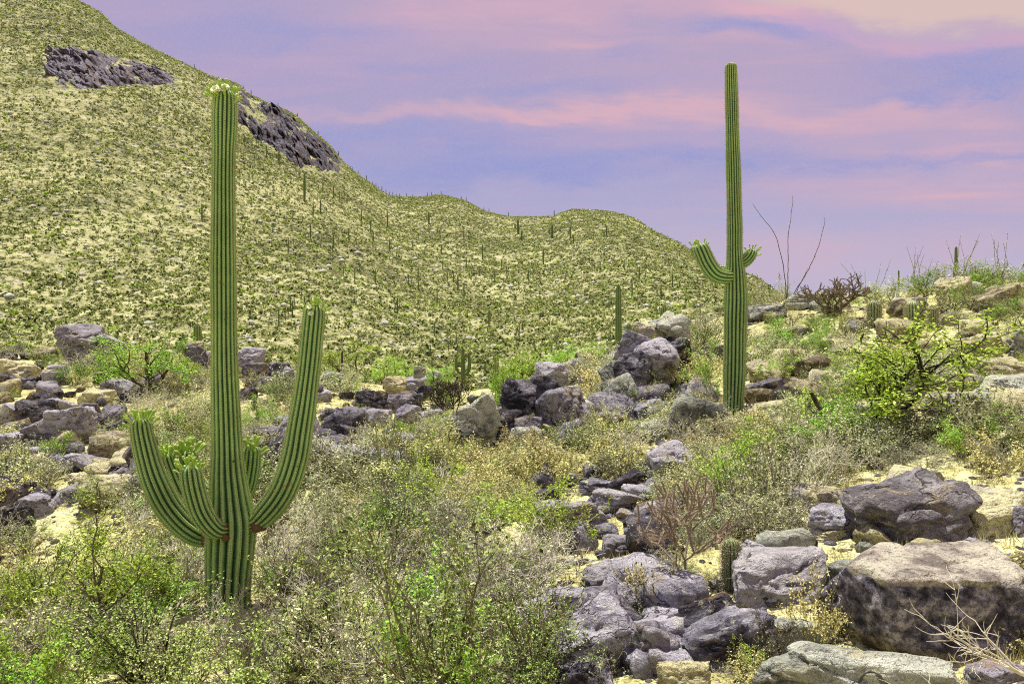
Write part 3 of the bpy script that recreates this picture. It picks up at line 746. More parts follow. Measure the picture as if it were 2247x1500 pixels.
PLANTS = [
 ('palo', 345, 862, 738, 235, 'bright green palo verde left of the flowering saguaro on the rim', dict(v=0)),
 ('palo', 778, 852, 752, 180, 'bright green palo verde just right of the long saguaro arm', dict(v=1, Y=37.5)),
 ('palo', 1195, 858, 762, 170, 'bright green palo verde behind the middle boulder group', dict(v=2, Y=31)),
 ('palo', 700, 838, 775, 130, 'green palo verde partly behind the long saguaro arm', dict(v=2, Y=41)),
 ('palo', 845, 846, 772, 130, 'green palo verde in the notch right of the long arm', dict(v=0, Y=40)),
 ('palo', 1130, 858, 770, 140, 'bright green palo verde just left of the one behind the boulder group', dict(v=3, Y=34)),
 ('palo', 1265, 822, 755, 130, 'green palo verde at the back of the rocky spur', dict(v=1, Y=35)),
 ('palo', 1075, 912, 795, 110, 'dark green slender palo verde in front of the stout valley saguaro', dict(v=3)),
 ('palo', 905, 850, 800, 90, 'low green palo verde behind the centre-left rock pile', dict(v=1)),
 ('palo', 1872, 968, 695, 480, 'large palo verde with gnarled dark trunk on the right slope', dict(v=3)),
 ('palo', 255, 1400, 1120, 330, 'palo verde with thick dark trunk and bare twigs below the leftmost arm', dict(v=2)),
 ('greenbush', 95, 1400, 1210, 260, 'bright green bush at the left frame edge low in the photo', dict(v=0)),
 ('greenbush', 110, 1545, 1330, 300, 'bright green bush in the bottom left corner', dict(v=1)),
 ('greenbush', 1090, 1150, 1058, 190, 'bright green shrub in the open brush above the dense thicket', dict(v=2)),
 ('greenbush', 1262, 1205, 1130, 130, 'bright green sprig bush over the wide low lilac slab', dict(v=0)),
 ('greenbush', 1650, 1480, 1410, 90, 'tuft of bright green leaves by the striated boulder', dict(v=1)),
 ('greenbush', 1730, 770, 700, 130, 'green shrub just right of the two-armed cactus', dict(v=2)),
 ('greenbush', 1600, 1130, 960, 190, 'green and olive shrub below the foot of the two-armed cactus', dict(v=0)),
 ('greenbush', 2230, 700, 640, 90, 'green shrub at the right frame edge below the ridge top', dict(v=1)),
 ('greenbush', 1560, 880, 748, 110, 'olive green shrub between tall outcrop and two-armed cactus', dict(v=2)),
 ('creosote', 960, 1560, 1120, 440, 'tall dark-stemmed creosote bush at bottom centre', dict(v=0)),
 ('creosote', 740, 1450, 1190, 330, 'wide grey-green creosote bush right of the saguaro foot', dict(v=1)),
 ('creosote', 1180, 1500, 1250, 260, 'creosote bush leaning over the lilac rocks at bottom centre', dict(v=2)),
 ('creosote', 560, 1560, 1290, 330, 'olive creosote bush in front of the flowering saguaro foot', dict(v=3)),
 ('creosote', 390, 1540, 1330, 260, 'olive creosote bush at the bottom left of the saguaro foot', dict(v=4)),
 ('creosote', 850, 1250, 1080, 240, 'creosote bush on the slope above the tall dark-stemmed one', dict(v=2)),
 ('creosote', 1090, 1330, 1140, 260, 'creosote bush behind the lower rock run', dict(v=3)),
 ('brittle', 1440, 1345, 1190, 150, 'straw coloured brittlebush left of the brown cholla foot', dict(v=0)),
 ('brittle', 1790, 1425, 1255, 140, 'straw coloured brittlebush against the largest boulder', dict(v=1)),
 ('brittle', 1365, 1045, 920, 170, 'straw brittlebush under the foot of the tall outcrop', dict(v=2)),
 ('brittle', 1185, 1050, 945, 165, 'dry straw brittlebush below the middle boulder group', dict(v=3)),
 ('brittle', 1060, 1060, 965, 120, 'dry straw brittlebush left of the green open-brush shrub', dict(v=1)),
 ('brittle', 1300, 880, 780, 110, 'straw brittlebush between boulder group and tall outcrop', dict(v=0)),
 ('brittle', 1500, 930, 830, 120, 'straw brittlebush at the right foot of the tall outcrop', dict(v=2)),
 ('twiggy', 1545, 740, 668, 100, 'grey dry shrub on the rim left of the two-armed cactus', dict(v=0)),
 ('twiggy', 1770, 1100, 960, 230, 'grey tangled dry shrub above the mottled grey slab', dict(v=1)),
 ('twiggy', 1840, 1060, 940, 160, 'silvery dry shrub below the large palo verde', dict(v=2)),
 ('twiggy', 300, 1190, 1080, 170, 'bare dry shrub left of the curved arms', dict(v=3)),
 ('twiggy', 640, 1330, 1160, 200, 'pale grey dry shrub at the right side of the saguaro foot', dict(v=4)),
 ('twiggy', 500, 1420, 1290, 150, 'pale bare shrub crossing the flowering saguaro foot', dict(v=2)),
 ('twiggy', 1320, 1490, 1370, 170, 'bare dry shrub over the ridge-backed slab', dict(v=0)),
 ('twiggy', 1680, 1470, 1340, 150, 'bare dry shrub between striated boulder and straw brittlebush', dict(v=3)),
 ('twiggy', 1612, 968, 905, 110, 'pale twiggy shrub hiding the foot of the two-armed cactus', dict(v=1)),
 ('brittle', 1622, 965, 908, 120, 'straw brittlebush hiding the foot of the two-armed cactus', dict(v=0)),
 ('bursage', 1575, 955, 898, 100, 'pale bursage left of the two-armed cactus foot', dict(v=3)),
 ('bursage', 1690, 1130, 960, 160, 'sage green bush in front of the two-armed cactus', dict(v=0)),
 ('bursage', 1630, 965, 900, 100, 'pale bursage at the foot of the two-armed cactus', dict(v=1)),
 ('bursage', 1960, 662, 612, 140, 'olive bush on the skyline left of the dark snag', dict(v=2)),
 ('bursage', 2085, 625, 572, 130, 'olive bush on the skyline at the dark snag foot', dict(v=3)),
 ('bursage', 2175, 625, 575, 120, 'olive bush on the skyline right of the dark snag', dict(v=0)),
 ('greenbush', 2040, 652, 590, 120, 'green shrub on the skyline below the dark snag', dict(v=0)),
 ('greenbush', 2135, 640, 575, 110, 'green shrub on the ridge top right of the dark snag', dict(v=2)),
 ('greenbush', 2215, 640, 585, 100, 'green shrub on the ridge top near the right frame edge', dict(v=1)),
 ('greenbush', 1925, 672, 618, 100, 'green shrub on the skyline above the left barrel cactus', dict(v=1)),
 ('greenbush', 1650, 700, 630, 90, 'green shrub on the skyline directly right of the two-armed cactus', dict(v=0)),
 ('bursage', 1680, 690, 610, 90, 'olive bush on the skyline left of the ocotillo', dict(v=1)),
]
for k, px, by, top, w, lab, kw in PLANTS:
    if by > 1500: kw = dict(kw); 
    shrub_px(k, px, by, top, w, lab, **kw)

def fill(n, x0, x1, y0, y1, kinds, wmin, wmax, label, group, avoid=1, seed=1, hw=(0.45, 0.75)):
    r = random.Random(seed * 977 + n); k = t = 0
    while k < n and t < n * 30:
        t += 1
        px, py = r.uniform(x0, x1), r.uniform(y0, y1)
        if avoid and near_rock(px, py, 4 * avoid): continue
        if py > 1150 and abs(px - 500) < 75 and py > 1345: continue
        p = hit(px, py)
        if p.y > 70: continue
        kind = r.choice(kinds); w = r.uniform(wmin, wmax); 
        shrub(kind, p + Vector((0, 0, -0.02)), w, w * r.uniform(*hw), r.uniform(0, 6.28), label[kind] if isinstance(label, dict) else label, group[kind] if isinstance(group, dict) else group, rnd=r); k += 1

WORD = {'creosote': ('olive leaved creosote bush', 'creosote bushes'), 'brittle': ('straw coloured brittlebush', 'brittlebushes'), 'twiggy': ('bare grey dry shrub', 'dry shrubs'),
        'bursage': ('low sage green bursage', 'bursages'), 'greenbush': ('fresh green leafy shrub', 'green shrubs')}
def words(where, plural):
    return {k: a + ' ' + where for k, (a, _) in WORD.items()}, {k: b_ + ' ' + plural for k, (_, b_) in WORD.items()}
def zone(where, n, box, kinds, wmin, wmax, seed, **kw):
    a, g = words(where, where)
    fill(n, *box, kinds, wmin, wmax, a, g, seed=seed, **kw)
zone('massed in the dense brush between saguaro foot and lower rock run', 60, (570, 1240, 1120, 1560), ['creosote', 'greenbush', 'twiggy', 'twiggy', 'bursage', 'twiggy'], 0.7, 1.5, 1)
zone('in the bottom left brush below the curved arms', 34, (-40, 450, 1150, 1560), ['creosote', 'greenbush', 'twiggy', 'bursage', 'creosote', 'brittle'], 0.8, 1.6, 2)
zone('on the flat behind the flowering saguaro', 175, (-20, 1000, 870, 1130), ['bursage', 'bursage', 'brittle', 'twiggy', 'creosote', 'greenbush'], 0.6, 1.5, 3)
zone('in the middle hollow around the boulder group', 95, (960, 1580, 880, 1140), ['brittle', 'brittle', 'bursage', 'twiggy', 'creosote'], 0.5, 1.2, 4)
zone('dotted over the upper right slope', 160, (1630, 2270, 650, 1010), ['bursage', 'brittle', 'twiggy', 'creosote', 'bursage', 'greenbush', 'greenbush'], 0.5, 1.3, 5)
zone('between the two-armed cactus and the largest boulder', 54, (1480, 2200, 1000, 1180), ['twiggy', 'brittle', 'bursage', 'twiggy', 'creosote'], 0.4, 0.9, 6)
zone('among the lower right stones', 16, (1400, 1800, 1180, 1500), ['brittle', 'twiggy', 'bursage'], 0.25, 0.5, 7)
zone('along the left and middle rim before the valley', 60, (-20, 1560, 745, 870), ['bursage', 'creosote', 'brittle', 'greenbush', 'twiggy'], 1.0, 2.2, 8)

zone('on the slope just beyond the right frame edge', 26, (2280, 2750, 700, 1450), ['bursage', 'brittle', 'twiggy', 'creosote'], 0.5, 1.1, 9)
# palo verdes standing in the valley beyond the rim
r = random.Random(5)
for i in range(46):
    px = r.uniform(20, 1500); Y = r.uniform(62, 105); X = (px - CX) / F * Y; h = r.uniform(1.6, 3.4)
    shrub('palo', Vector((X, Y, float(zat(X, Y)))), h * r.uniform(1.2, 1.8), h, r.uniform(0, 6.28), 'green palo verde standing at the foot of the mountain', 'palo verdes at the foot of the mountain', rnd=r)

# ------------------------------------------------------------------ mountainside shrubs
def hill_cloud(seed, n):
    rng = np.random.default_rng(seed)
    nb = 7; c = rng.normal(size=(nb, 3)) * [0.27, 0.27, 0.13]; c[:, 2] = np.abs(c[:, 2]) + 0.25
    q = rng.normal(size=(n, 3)); q /= np.linalg.norm(q, axis=1)[:, None]; q *= rng.uniform(0.75, 1.05, n)[:, None]
    b = rng.integers(0, nb, n); rad = rng.uniform(0.18, 0.32, nb)
    P = c[b] + q * rad[b][:, None]; P[:, 2] = np.abs(P[:, 2]) * 0.85
    return P, rng
HV = [hill_cloud(300 + i, 170) for i in range(8)]
hill_me = []
for i, (P, rng) in enumerate(HV):
    lv, lf = leaves(P, 0.19, rng, 1.3)
    hill_me.append([make_mesh('hillside_shrub', lv, [lf], M['hill_leaf']), make_mesh('hillside_green_shrub', lv, [lf], M['hill_green'])])
rng = np.random.default_rng(21)
NS = 78000
Ys = np.sqrt(rng.uniform(80 ** 2, 620 ** 2, NS * 5)); us = rng.uniform(-0.72, 0.42, NS * 5); Xs = us * Ys
Yr = np.exp(np.interp(us, US, kd[-2]))
keep = (Ys < Yr * 1.02)
cl = fbm(np.stack([Xs, Ys, 0 * Xs], 1) * 0.03, 3, 77)
keep &= rng.uniform(0, 1, len(Ys)) < (0.66 + 0.55 * cl) * (1 - 0.35 * np.clip((Ys - 190) / 260, 0, 1))
keep &= ~(on_cliff(Xs, Ys) & (rng.uniform(0, 1, len(Ys)) < 0.88))
Xs, Ys = Xs[keep][:NS], Ys[keep][:NS]; Zs = zat(Xs, Ys)
size = (0.42 + 0.98 * rng.uniform(0, 1, len(Xs)) ** 2) * (1 + 0.1 * np.clip((Ys - 150) / 300, 0, 1.2))
order = np.argsort(-size / Ys)
first = order[:300]; rest = order[300:]
for i in first:
    g = rng.uniform() < 0.14
    o = ob('hillside_shrub', hill_me[rng.integers(0, 8)][1 if g else 0])
    o.location = (Xs[i], Ys[i], Zs[i] - 0.08); s = size[i]; o.scale = (s, s, s * rng.uniform(0.7, 1.0)); o.rotation_euler = (0, 0, rng.uniform(0, 6.28))
    if g: tag(o, 'fresh green round shrub on the lowest mountainside', 'shrub', 'fresh green shrubs on the lowest mountainside')
    else: tag(o, 'olive round shrub on the lowest mountainside', 'shrub', 'olive shrubs on the lowest mountainside')
def mass(name, idx, mat, nl, lsz):
    Vs, Fs, off = [], [], 0
    for i in idx:
        P, _ = HV[rng.integers(0, 8)]
        P = P[rng.integers(0, len(P), nl)]; a = rng.uniform(0, 6.28); c, s = math.cos(a), math.sin(a)
        Q = np.stack([P[:, 0] * c - P[:, 1] * s, P[:, 0] * s + P[:, 1] * c, P[:, 2] * 0.9], 1) * size[i] + [Xs[i], Ys[i], Zs[i] - 0.08]
        v, f = leaves(Q, lsz * size[i], rng, 1.25)
        Vs.append(v); Fs.append(f + off); off += len(v)
    o = ob(name, make_mesh(name, np.concatenate(Vs), [np.concatenate(Fs)], mat)); o['kind'] = 'stuff'
    return o
gr = rng.uniform(0, 1, len(rest)) < 0.10
mass('mountain_scrub', rest[~gr], M['hill_leaf'], 16, 0.44)
mass('mountain_green_scrub', rest[gr], M['hill_green'], 16, 0.44)
n = 42000; Y_ = np.sqrt(rng.uniform(82 ** 2, 600 ** 2, n)); u_ = rng.uniform(-0.7, 0.42, n); k = (Y_ < np.exp(np.interp(u_, US, kd[-2]))) & ~on_cliff(u_ * Y_, Y_); Y_, u_ = Y_[k], u_[k]; n = len(Y_)
C_ = np.stack([u_ * Y_, Y_, zat(u_ * Y_, Y_)], 1); s_ = rng.uniform(0.35, 0.85, n) * (1 + 0.4 * np.clip((Y_ - 150) / 300, 0, 1.2))
L_ = np.repeat(C_, 12, 0) + rng.normal(size=(n * 12, 3)) * [0.32, 0.32, 0.18] * np.repeat(s_, 12)[:, None]; L_[:, 2] = np.maximum(L_[:, 2], np.repeat(C_[:, 2], 12) + 0.02)
lv, lf = leaves(L_, 0.38 * np.repeat(s_, 12)[:, None], rng, 1.5)
o = ob('mountain_tussocks', make_mesh('mountain_tussocks', lv, [lf], M['tussock'])); o['kind'] = 'stuff'
# stones scattered over the mountainside
V2, F2 = ICO[2]; V2 = V2 * (1 + 0.22 * vnoise(V2 * 2.1, 4))[:, None]
n = 2600; Y_ = np.sqrt(rng.uniform(85 ** 2, 560 ** 2, n)); u_ = rng.uniform(-0.7, 0.42, n); Yr = np.exp(np.interp(u_, US, kd[-2])); k = Y_ < Yr; Y_, u_ = Y_[k], u_[k]; X_ = u_ * Y_; Z_ = zat(X_, Y_); n = len(Y_)
s_ = rng.uniform(0.25, 0.9, n) ** 1.4 * 1.1
Vm = (V2[None] * np.stack([s_ * rng.uniform(0.8, 1.4, n), s_, s_ * rng.uniform(0.5, 0.9, n)], 1)[:, None, :] + np.stack([X_, Y_, Z_], 1)[:, None, :]).reshape(-1, 3)
Fm = (F2[None] + (np.arange(n) * len(V2))[:, None, None]).reshape(-1, 3)
o = ob('mountain_rubble', make_mesh('mountain_rubble', Vm, [Fm], M['rock_pale'])); o['kind'] = 'stuff'

# ------------------------------------------------------------------ grass and gravel on the near ground
def ground_pts(n, seed, y0=870, y1=1560):
    rg = np.random.default_rng(seed)
    Y = np.exp(rg.uniform(math.log(3.6), math.log(46), n)); u = rg.uniform(-0.72, 0.72, n); X = u * Y
    return np.stack([X, Y, zat(X, Y)], 1), rg
P, rg = ground_pts(9000, 5)
dens = fbm(P * 0.6, 3, 31); P = P[dens > -0.12]
nb = 9; B = np.repeat(P, nb, 0); nB = len(B)
B[:, :2] += rg.normal(size=(nB, 2)) * 0.035
L = rg.uniform(0.06, 0.22, nB)[:, None] * np.clip(B[:, 1:2] / 12, 0.7, 1.5)
d = rg.normal(size=(nB, 3)) * 0.42; d[:, 2] = 1; d /= np.linalg.norm(d, axis=1)[:, None]
sd = np.cross(d, rg.normal(size=(nB, 3))); sd /= np.linalg.norm(sd, axis=1)[:, None]; w = (0.0022 + 0.00016 * B[:, 1:2])
V = np.stack([B - sd * w, B + sd * w, B + d * L], 1).reshape(-1, 3)
o = ob('dry_grass', make_mesh('dry_grass', V, [np.arange(nB * 3).reshape(nB, 3)], M['grass'])); o['kind'] = 'stuff'
P, rg = ground_pts(9000, 9)
n = len(P); s_ = rg.uniform(0.012, 0.055, n) * np.clip(P[:, 1] / 9, 0.6, 2.2)
V = (V2[None] * np.stack([s_ * rg.uniform(0.8, 1.5, n), s_, s_ * rg.uniform(0.5, 0.8, n)], 1)[:, None, :] + P[:, None, :]).reshape(-1, 3)
gi = np.repeat(rg.integers(0, 2, n), len(F2))
o = ob('gravel', make_mesh('gravel', V, [(F2[None] + (np.arange(n) * len(V2))[:, None, None]).reshape(-1, 3)], [M['rock_tan'], M['rock_lilac']], True, gi)); o['kind'] = 'stuff'

P, rg = ground_pts(9000, 14); n = len(P); d = rg.normal(size=(n, 3)) * [1, 1, 0.25]; d /= np.linalg.norm(d, axis=1)[:, None]
L = rg.uniform(0.04, 0.22, n)[:, None] * np.clip(P[:, 1:2] / 10, 0.7, 1.8); P = P + [0, 0, 0.015]; w = 0.003 * np.clip(P[:, 1] / 9, 0.7, 2)
tv, tf = tubes(np.concatenate([P - d * L / 2, P + d * L / 2, w[:, None], w[:, None] * 0.6], 1), 3)
mi = np.tile(rg.integers(0, 2, n), 3)
o = ob('fallen_twigs', make_mesh('fallen_twigs', tv, [tf], [M['dark_bark'], M['grey_twig']], False, mi)); o['kind'] = 'stuff'

# ------------------------------------------------------------------ cacti
def spline(pts, rad, step):
    pts = np.array([list(p) for p in pts], float); rad = np.array(rad, float)
    seg = np.linalg.norm(np.diff(pts, axis=0), axis=1); s = np.concatenate([[0], np.cumsum(seg)])
    n = max(6, int(s[-1] / step)); q = np.linspace(0, s[-1], n)
    C = np.stack([pchip2(s, pts[:, k], q) for k in range(3)], 1)
    R = pchip(s, rad, q)
    return C, R, q
def pchip2(x, y, xq):      # C1 Catmull-Rom style
    d = np.gradient(y, x); k = np.clip(np.searchsorted(x, xq, side='right') - 1, 0, len(x) - 2); h = np.diff(x)[k]; t = (xq - x[k]) / h
    return ((1 + 2 * t) * (1 - t) ** 2 * y[k] + t * (1 - t) ** 2 * h * d[k] + t * t * (3 - 2 * t) * y[k + 1] + t * t * (t - 1) * h * d[k + 1])

def stem(pts, rad, ribs, depth=0.22, step=0.035, per=8, cap=1.0, seed=0, bulge=0.055, base_round=False):
    """ribbed cactus stem along pts, the last point is the crown of the tip"""
    C, R, q = spline(pts, rad, step)
    n = len(C); L = q[-1]; rt = R[-1]
    # domed tip
    e = np.clip((q - (L - rt * cap)) / (rt * cap), 0, 1); dome = np.sqrt(np.clip(1 - e ** 2.4, 0.0, 1)); 
    extra_q = np.array([])
    P1 = np.stack([q * 1.7, 0 * q + seed, 0 * q], 1)
    R = R * (1 + bulge * fbm(P1, 3, seed)) * np.maximum(dome, 0.03)
    if base_round:
        b = np.clip(q / (R[0] * 0.9 + 1e-6), 0, 1); R = R * np.sqrt(np.clip(1 - (1 - b) ** 2, 0.12, 1))
    T = np.gradient(C, axis=0); T /= np.linalg.norm(T, axis=1)[:, None]
    A = np.zeros_like(C); a = np.cross(T[0], [0.3, 1, 0.1]); a /= np.linalg.norm(a)
    for i in range(n):
        a = a - T[i] * (a @ T[i]); a /= np.linalg.norm(a); A[i] = a
    B = np.cross(T, A)
    m = ribs * per; th = np.arange(m) / m * 2 * math.pi
    wob = 0.05 * fbm(np.stack([q * 1.1, 0 * q + seed + 5, 0 * q], 1), 2, seed + 3)
    prof = np.abs(np.cos(th * ribs / 2)) ** 0.8
    rr = (1 - depth + depth * prof)
    ang = th[None, :] + wob[:, None]
    dirs = A[:, None] * np.cos(ang)[..., None] + B[:, None] * np.sin(ang)[..., None]
    loc = 1 + 0.02 * fbm(np.stack([np.repeat(q * 3, m), np.tile(th * 2, n), np.full(n * m, seed * 1.0)], 1), 2, seed + 7).reshape(n, m)
    V = C[:, None] + dirs * (R[:, None] * rr[None, :] * loc)[..., None]
    V = V.reshape(-1, 3)
    i, j = np.meshgrid(np.arange(n - 1), np.arange(m), indexing='ij'); j2 = (j + 1) % m
    Fc = np.stack([i * m + j, i * m + j2, (i + 1) * m + j2, (i + 1) * m + j], 2).reshape(-1, 4)
    capi = len(V); V = np.concatenate([V, C[-1:] + T[-1:] * 0.004])
    Ft = np.stack([(n - 1) * m + np.arange(m), (n - 1) * m + (np.arange(m) + 1) % m, np.full(m, capi)], 1)
    rib = np.concatenate([np.tile(prof, n), [1.0]])
    return V, Fc, Ft, rib, (C, R, T, A, B, wob, q)

def rib_attr(me, rib):
    a = me.attributes.new('rib', 'FLOAT', 'POINT'); a.data.foreach_set('value', np.asarray(rib, dtype=np.float32))

def spines_mesh(info, ribs, gap, slen, nsp, seed, width=0.0022, dot=0.008, mat='spine'):
    C, R, T, A, B, wob, q = info; rg = np.random.default_rng(seed)
    L = q[-1]; k = int(L / gap); PP, NN, TT = [], [], []
    for rbi in range(ribs):
        s = (np.arange(k) + rg.uniform(0, 1)) * gap; s = s[s < L * 0.998]
        ang = rbi / ribs * 2 * math.pi + np.interp(s, q, wob)
        ip = lambda X: np.stack([np.interp(s, q, X[:, c]) for c in range(3)], 1)
        nd = ip(A) * np.cos(ang)[:, None] + ip(B) * np.sin(ang)[:, None]
        tip = np.clip((s - (L - R.max())) / R.max(), 0, 1)[:, None]
        PP.append(ip(C) + nd * (np.interp(s, q, R)[:, None] + 0.001)); NN.append(nd * (1 - 0.7 * tip) + ip(T) * tip); TT.append(ip(T))
    P, Nn, T_ = np.concatenate(PP), np.concatenate(NN), np.concatenate(TT)
    Nn /= np.linalg.norm(Nn, axis=1)[:, None]
    b = np.cross(Nn, T_); b /= np.linalg.norm(b, axis=1)[:, None] + 1e-9
    n = len(P); D = dot
    dv = np.stack([P - T_ * D * 1.3, P + b * D, P + T_ * D * 1.3, P - b * D, P + Nn * D * 0.8], 1).reshape(-1, 3)
    o = np.arange(n)[:, None] * 5
    df = np.concatenate([o + [0, 1, 4], o + [1, 2, 4], o + [2, 3, 4], o + [3, 0, 4]])
    P2, N2 = np.repeat(P, nsp, 0), np.repeat(Nn, nsp, 0)
    d = N2 + rg.normal(size=P2.shape) * 0.62; d /= np.linalg.norm(d, axis=1)[:, None]
    ln = slen * rg.uniform(0.5, 1.25, len(P2))[:, None]
    sd = np.cross(d, rg.normal(size=P2.shape)); sd /= np.linalg.norm(sd, axis=1)[:, None]
    sv = np.stack([P2 - sd * width, P2 + sd * width, P2 + d * ln], 1).reshape(-1, 3)
    sf = np.arange(len(sv)).reshape(-1, 3) + len(dv)
    return make_mesh('spines', np.concatenate([dv, sv]), [df, sf], [M['areole'], M[mat]], False, np.concatenate([np.zeros(len(df)), np.ones(len(sf))]))

def lathe(prof, sides, cap=True):
    V = []; 
    for r_, z in prof:
        for k in range(sides): V.append((r_ * math.cos(2 * math.pi * k / sides), r_ * math.sin(2 * math.pi * k / sides), z))
    n = len(prof); fs = []
    for i in range(n - 1):
        for k in range(sides): fs.append((i * sides + k, i * sides + (k + 1) % sides, (i + 1) * sides + (k + 1) % sides, (i + 1) * sides + k))
    V.append((0, 0, prof[-1][1])); c = len(V) - 1
    tri = [((n - 1) * sides + k, (n - 1) * sides + (k + 1) % sides, c) for k in range(sides)]
    return np.array(V), np.array(fs), np.array(tri)
bv, bf, bt = lathe([(0.007, -0.02), (0.011, 0.0), (0.010, 0.025), (0.013, 0.055), (0.019, 0.080), (0.020, 0.092), (0.015, 0.104), (0.006, 0.112)], 8)
BUD = make_mesh('bud', bv, [bf, bt], M['bud'], True)
def flower_mesh():
    V, fs, tr = lathe([(0.009, -0.02), (0.011, 0.02), (0.013, 0.055), (0.022, 0.075), (0.026, 0.08)], 10)
    idx = [0] * len(fs) + [0] * len(tr); faces = [fs, tr]; Vs = [V]; off = len(V); q = []; tq = []
    for ring, n, r0, r1, z0, z1 in ((0, 11, 0.018, 0.058, 0.078, 0.074), (1, 9, 0.014, 0.048, 0.08, 0.093)):
        for k in range(n):
            a = 2 * math.pi * k / n + ring * 0.3; c, s = math.cos(a), math.sin(a); w = 0.017
            def pt(r_, t_, z): return (r_ * c - t_ * s, r_ * s + t_ * c, z)
            P = [pt(r0, -w * .5, z0), pt(r0, w * .5, z0), pt((r0 + r1) / 2, w, z0 + 0.012), pt(r1, w * .4, z1), pt(r1, -w * .4, z1), pt((r0 + r1) / 2, -w, z0 + 0.012)]
            Vs.append(np.array(P)); q.append([off, off + 1, off + 2, off + 5]); q.append([off + 5, off + 2, off + 3, off + 4]); off += 6
    q = np.array(q); faces.append(q); idx += [1] * len(q)
    D, t = [], []
    for k in range(40):
        a = random.uniform(0, 6.28); r_ = 0.015 * math.sqrt(random.random()); x, y = r_ * math.cos(a), r_ * math.sin(a)
        D += [(x - 0.004, y, 0.08), (x + 0.004, y, 0.08), (x, y + 0.004, 0.105)]; t.append([off, off + 1, off + 2]); off += 3
    Vs.append(np.array(D)); faces.append(np.array(t)); idx += [2] * len(t)
    return make_mesh('flower', np.concatenate(Vs), faces, [M['bud'], M['petal'], M['pollen']], False, idx)
FLOWER = flower_mesh()

def crown(parent, info, nbud, nflow, scale, seed, drop=0.10, inv=None):
    """buds and open flowers round the tip of a stem, each a mesh of its own"""
    C, R, T, A, B, wob, q = info; rg = random.Random(seed)
    tip = Vector(C[-1]); t = Vector(T[-1]); a = Vector(A[-1]); b = Vector(B[-1]); rt = float(np.max(R[-20:]))
    for k in range(nbud + nflow):
        fl = k >= nbud
        az = rg.uniform(0, 6.28); el = rg.uniform(0.15, 1.25)
        d = (a * math.cos(az) + b * math.sin(az))
        if fl:
            d = Vector((rg.uniform(-0.9, 0.9), -1, 0.1)).normalized(); d = (d - t * d.dot(t)).normalized(); el = rg.uniform(0.85, 1.2)
        sn, cs = math.sin(el), math.cos(el)
        pos = tip - t * rt * (1.05 - cs * 1.0) + d * rt * 0.93 * sn - t * (rg.uniform(0, drop) if rg.random() < 0.3 else 0)
        nrm = (d * sn * (1.0 if not fl else 1.1) + t * (cs + 0.25)).normalized()
        o = ob('flower' if fl else 'bud', FLOWER if fl else BUD, parent)
        s = scale * rg.uniform(0.75, 1.25) * (0.85 if fl else 1.0); o.location = pos
        o.rotation_euler = nrm.to_track_quat('Z', 'Y').to_euler(); o.scale = (s * (1 if fl else 0.85), s * (1 if fl else 0.85), s * (1 if fl else 1.05))

def cactus_part(name, root, pts, rad, ribs, base, gap=0.034, slen=0.032, nsp=4, seed=1, depth=0.27, mat='saguaro', buds=0, flowers=0, bscale=1.0, base_round=False, step=0.035, per=8, spw=0.0014, spmat='spine', cap=1.0, dot=0.006):
    pts = [Vector(p) - base for p in pts]
    V, Fc, Ft, rib, info = stem(pts, rad, ribs, depth, seed=seed, base_round=base_round, step=step, per=per, cap=cap)
    me = make_mesh(name, V, [Fc, Ft], M[mat], True); rib_attr(me, rib)
    o = ob(name, me, root)
    if nsp: ob('spines', spines_mesh(info, ribs, gap, slen, nsp, seed + 50, spw, mat=spmat, dot=dot), o)['kind'] = 'stuff'
    if buds or flowers: crown(o, info, buds, flowers, bscale, seed + 90)
    return o

def path(rows, Y, dys):
    """(px, py, width px) rows at depth Y + dy -> points and radii"""
    pts = [px_pt(x, y, Y + d) for (x, y, w), d in zip(rows, dys)]
    rad = [w / 2 / F * (Y + d) for (x, y, w), d in zip(rows, dys)]
    return pts, rad

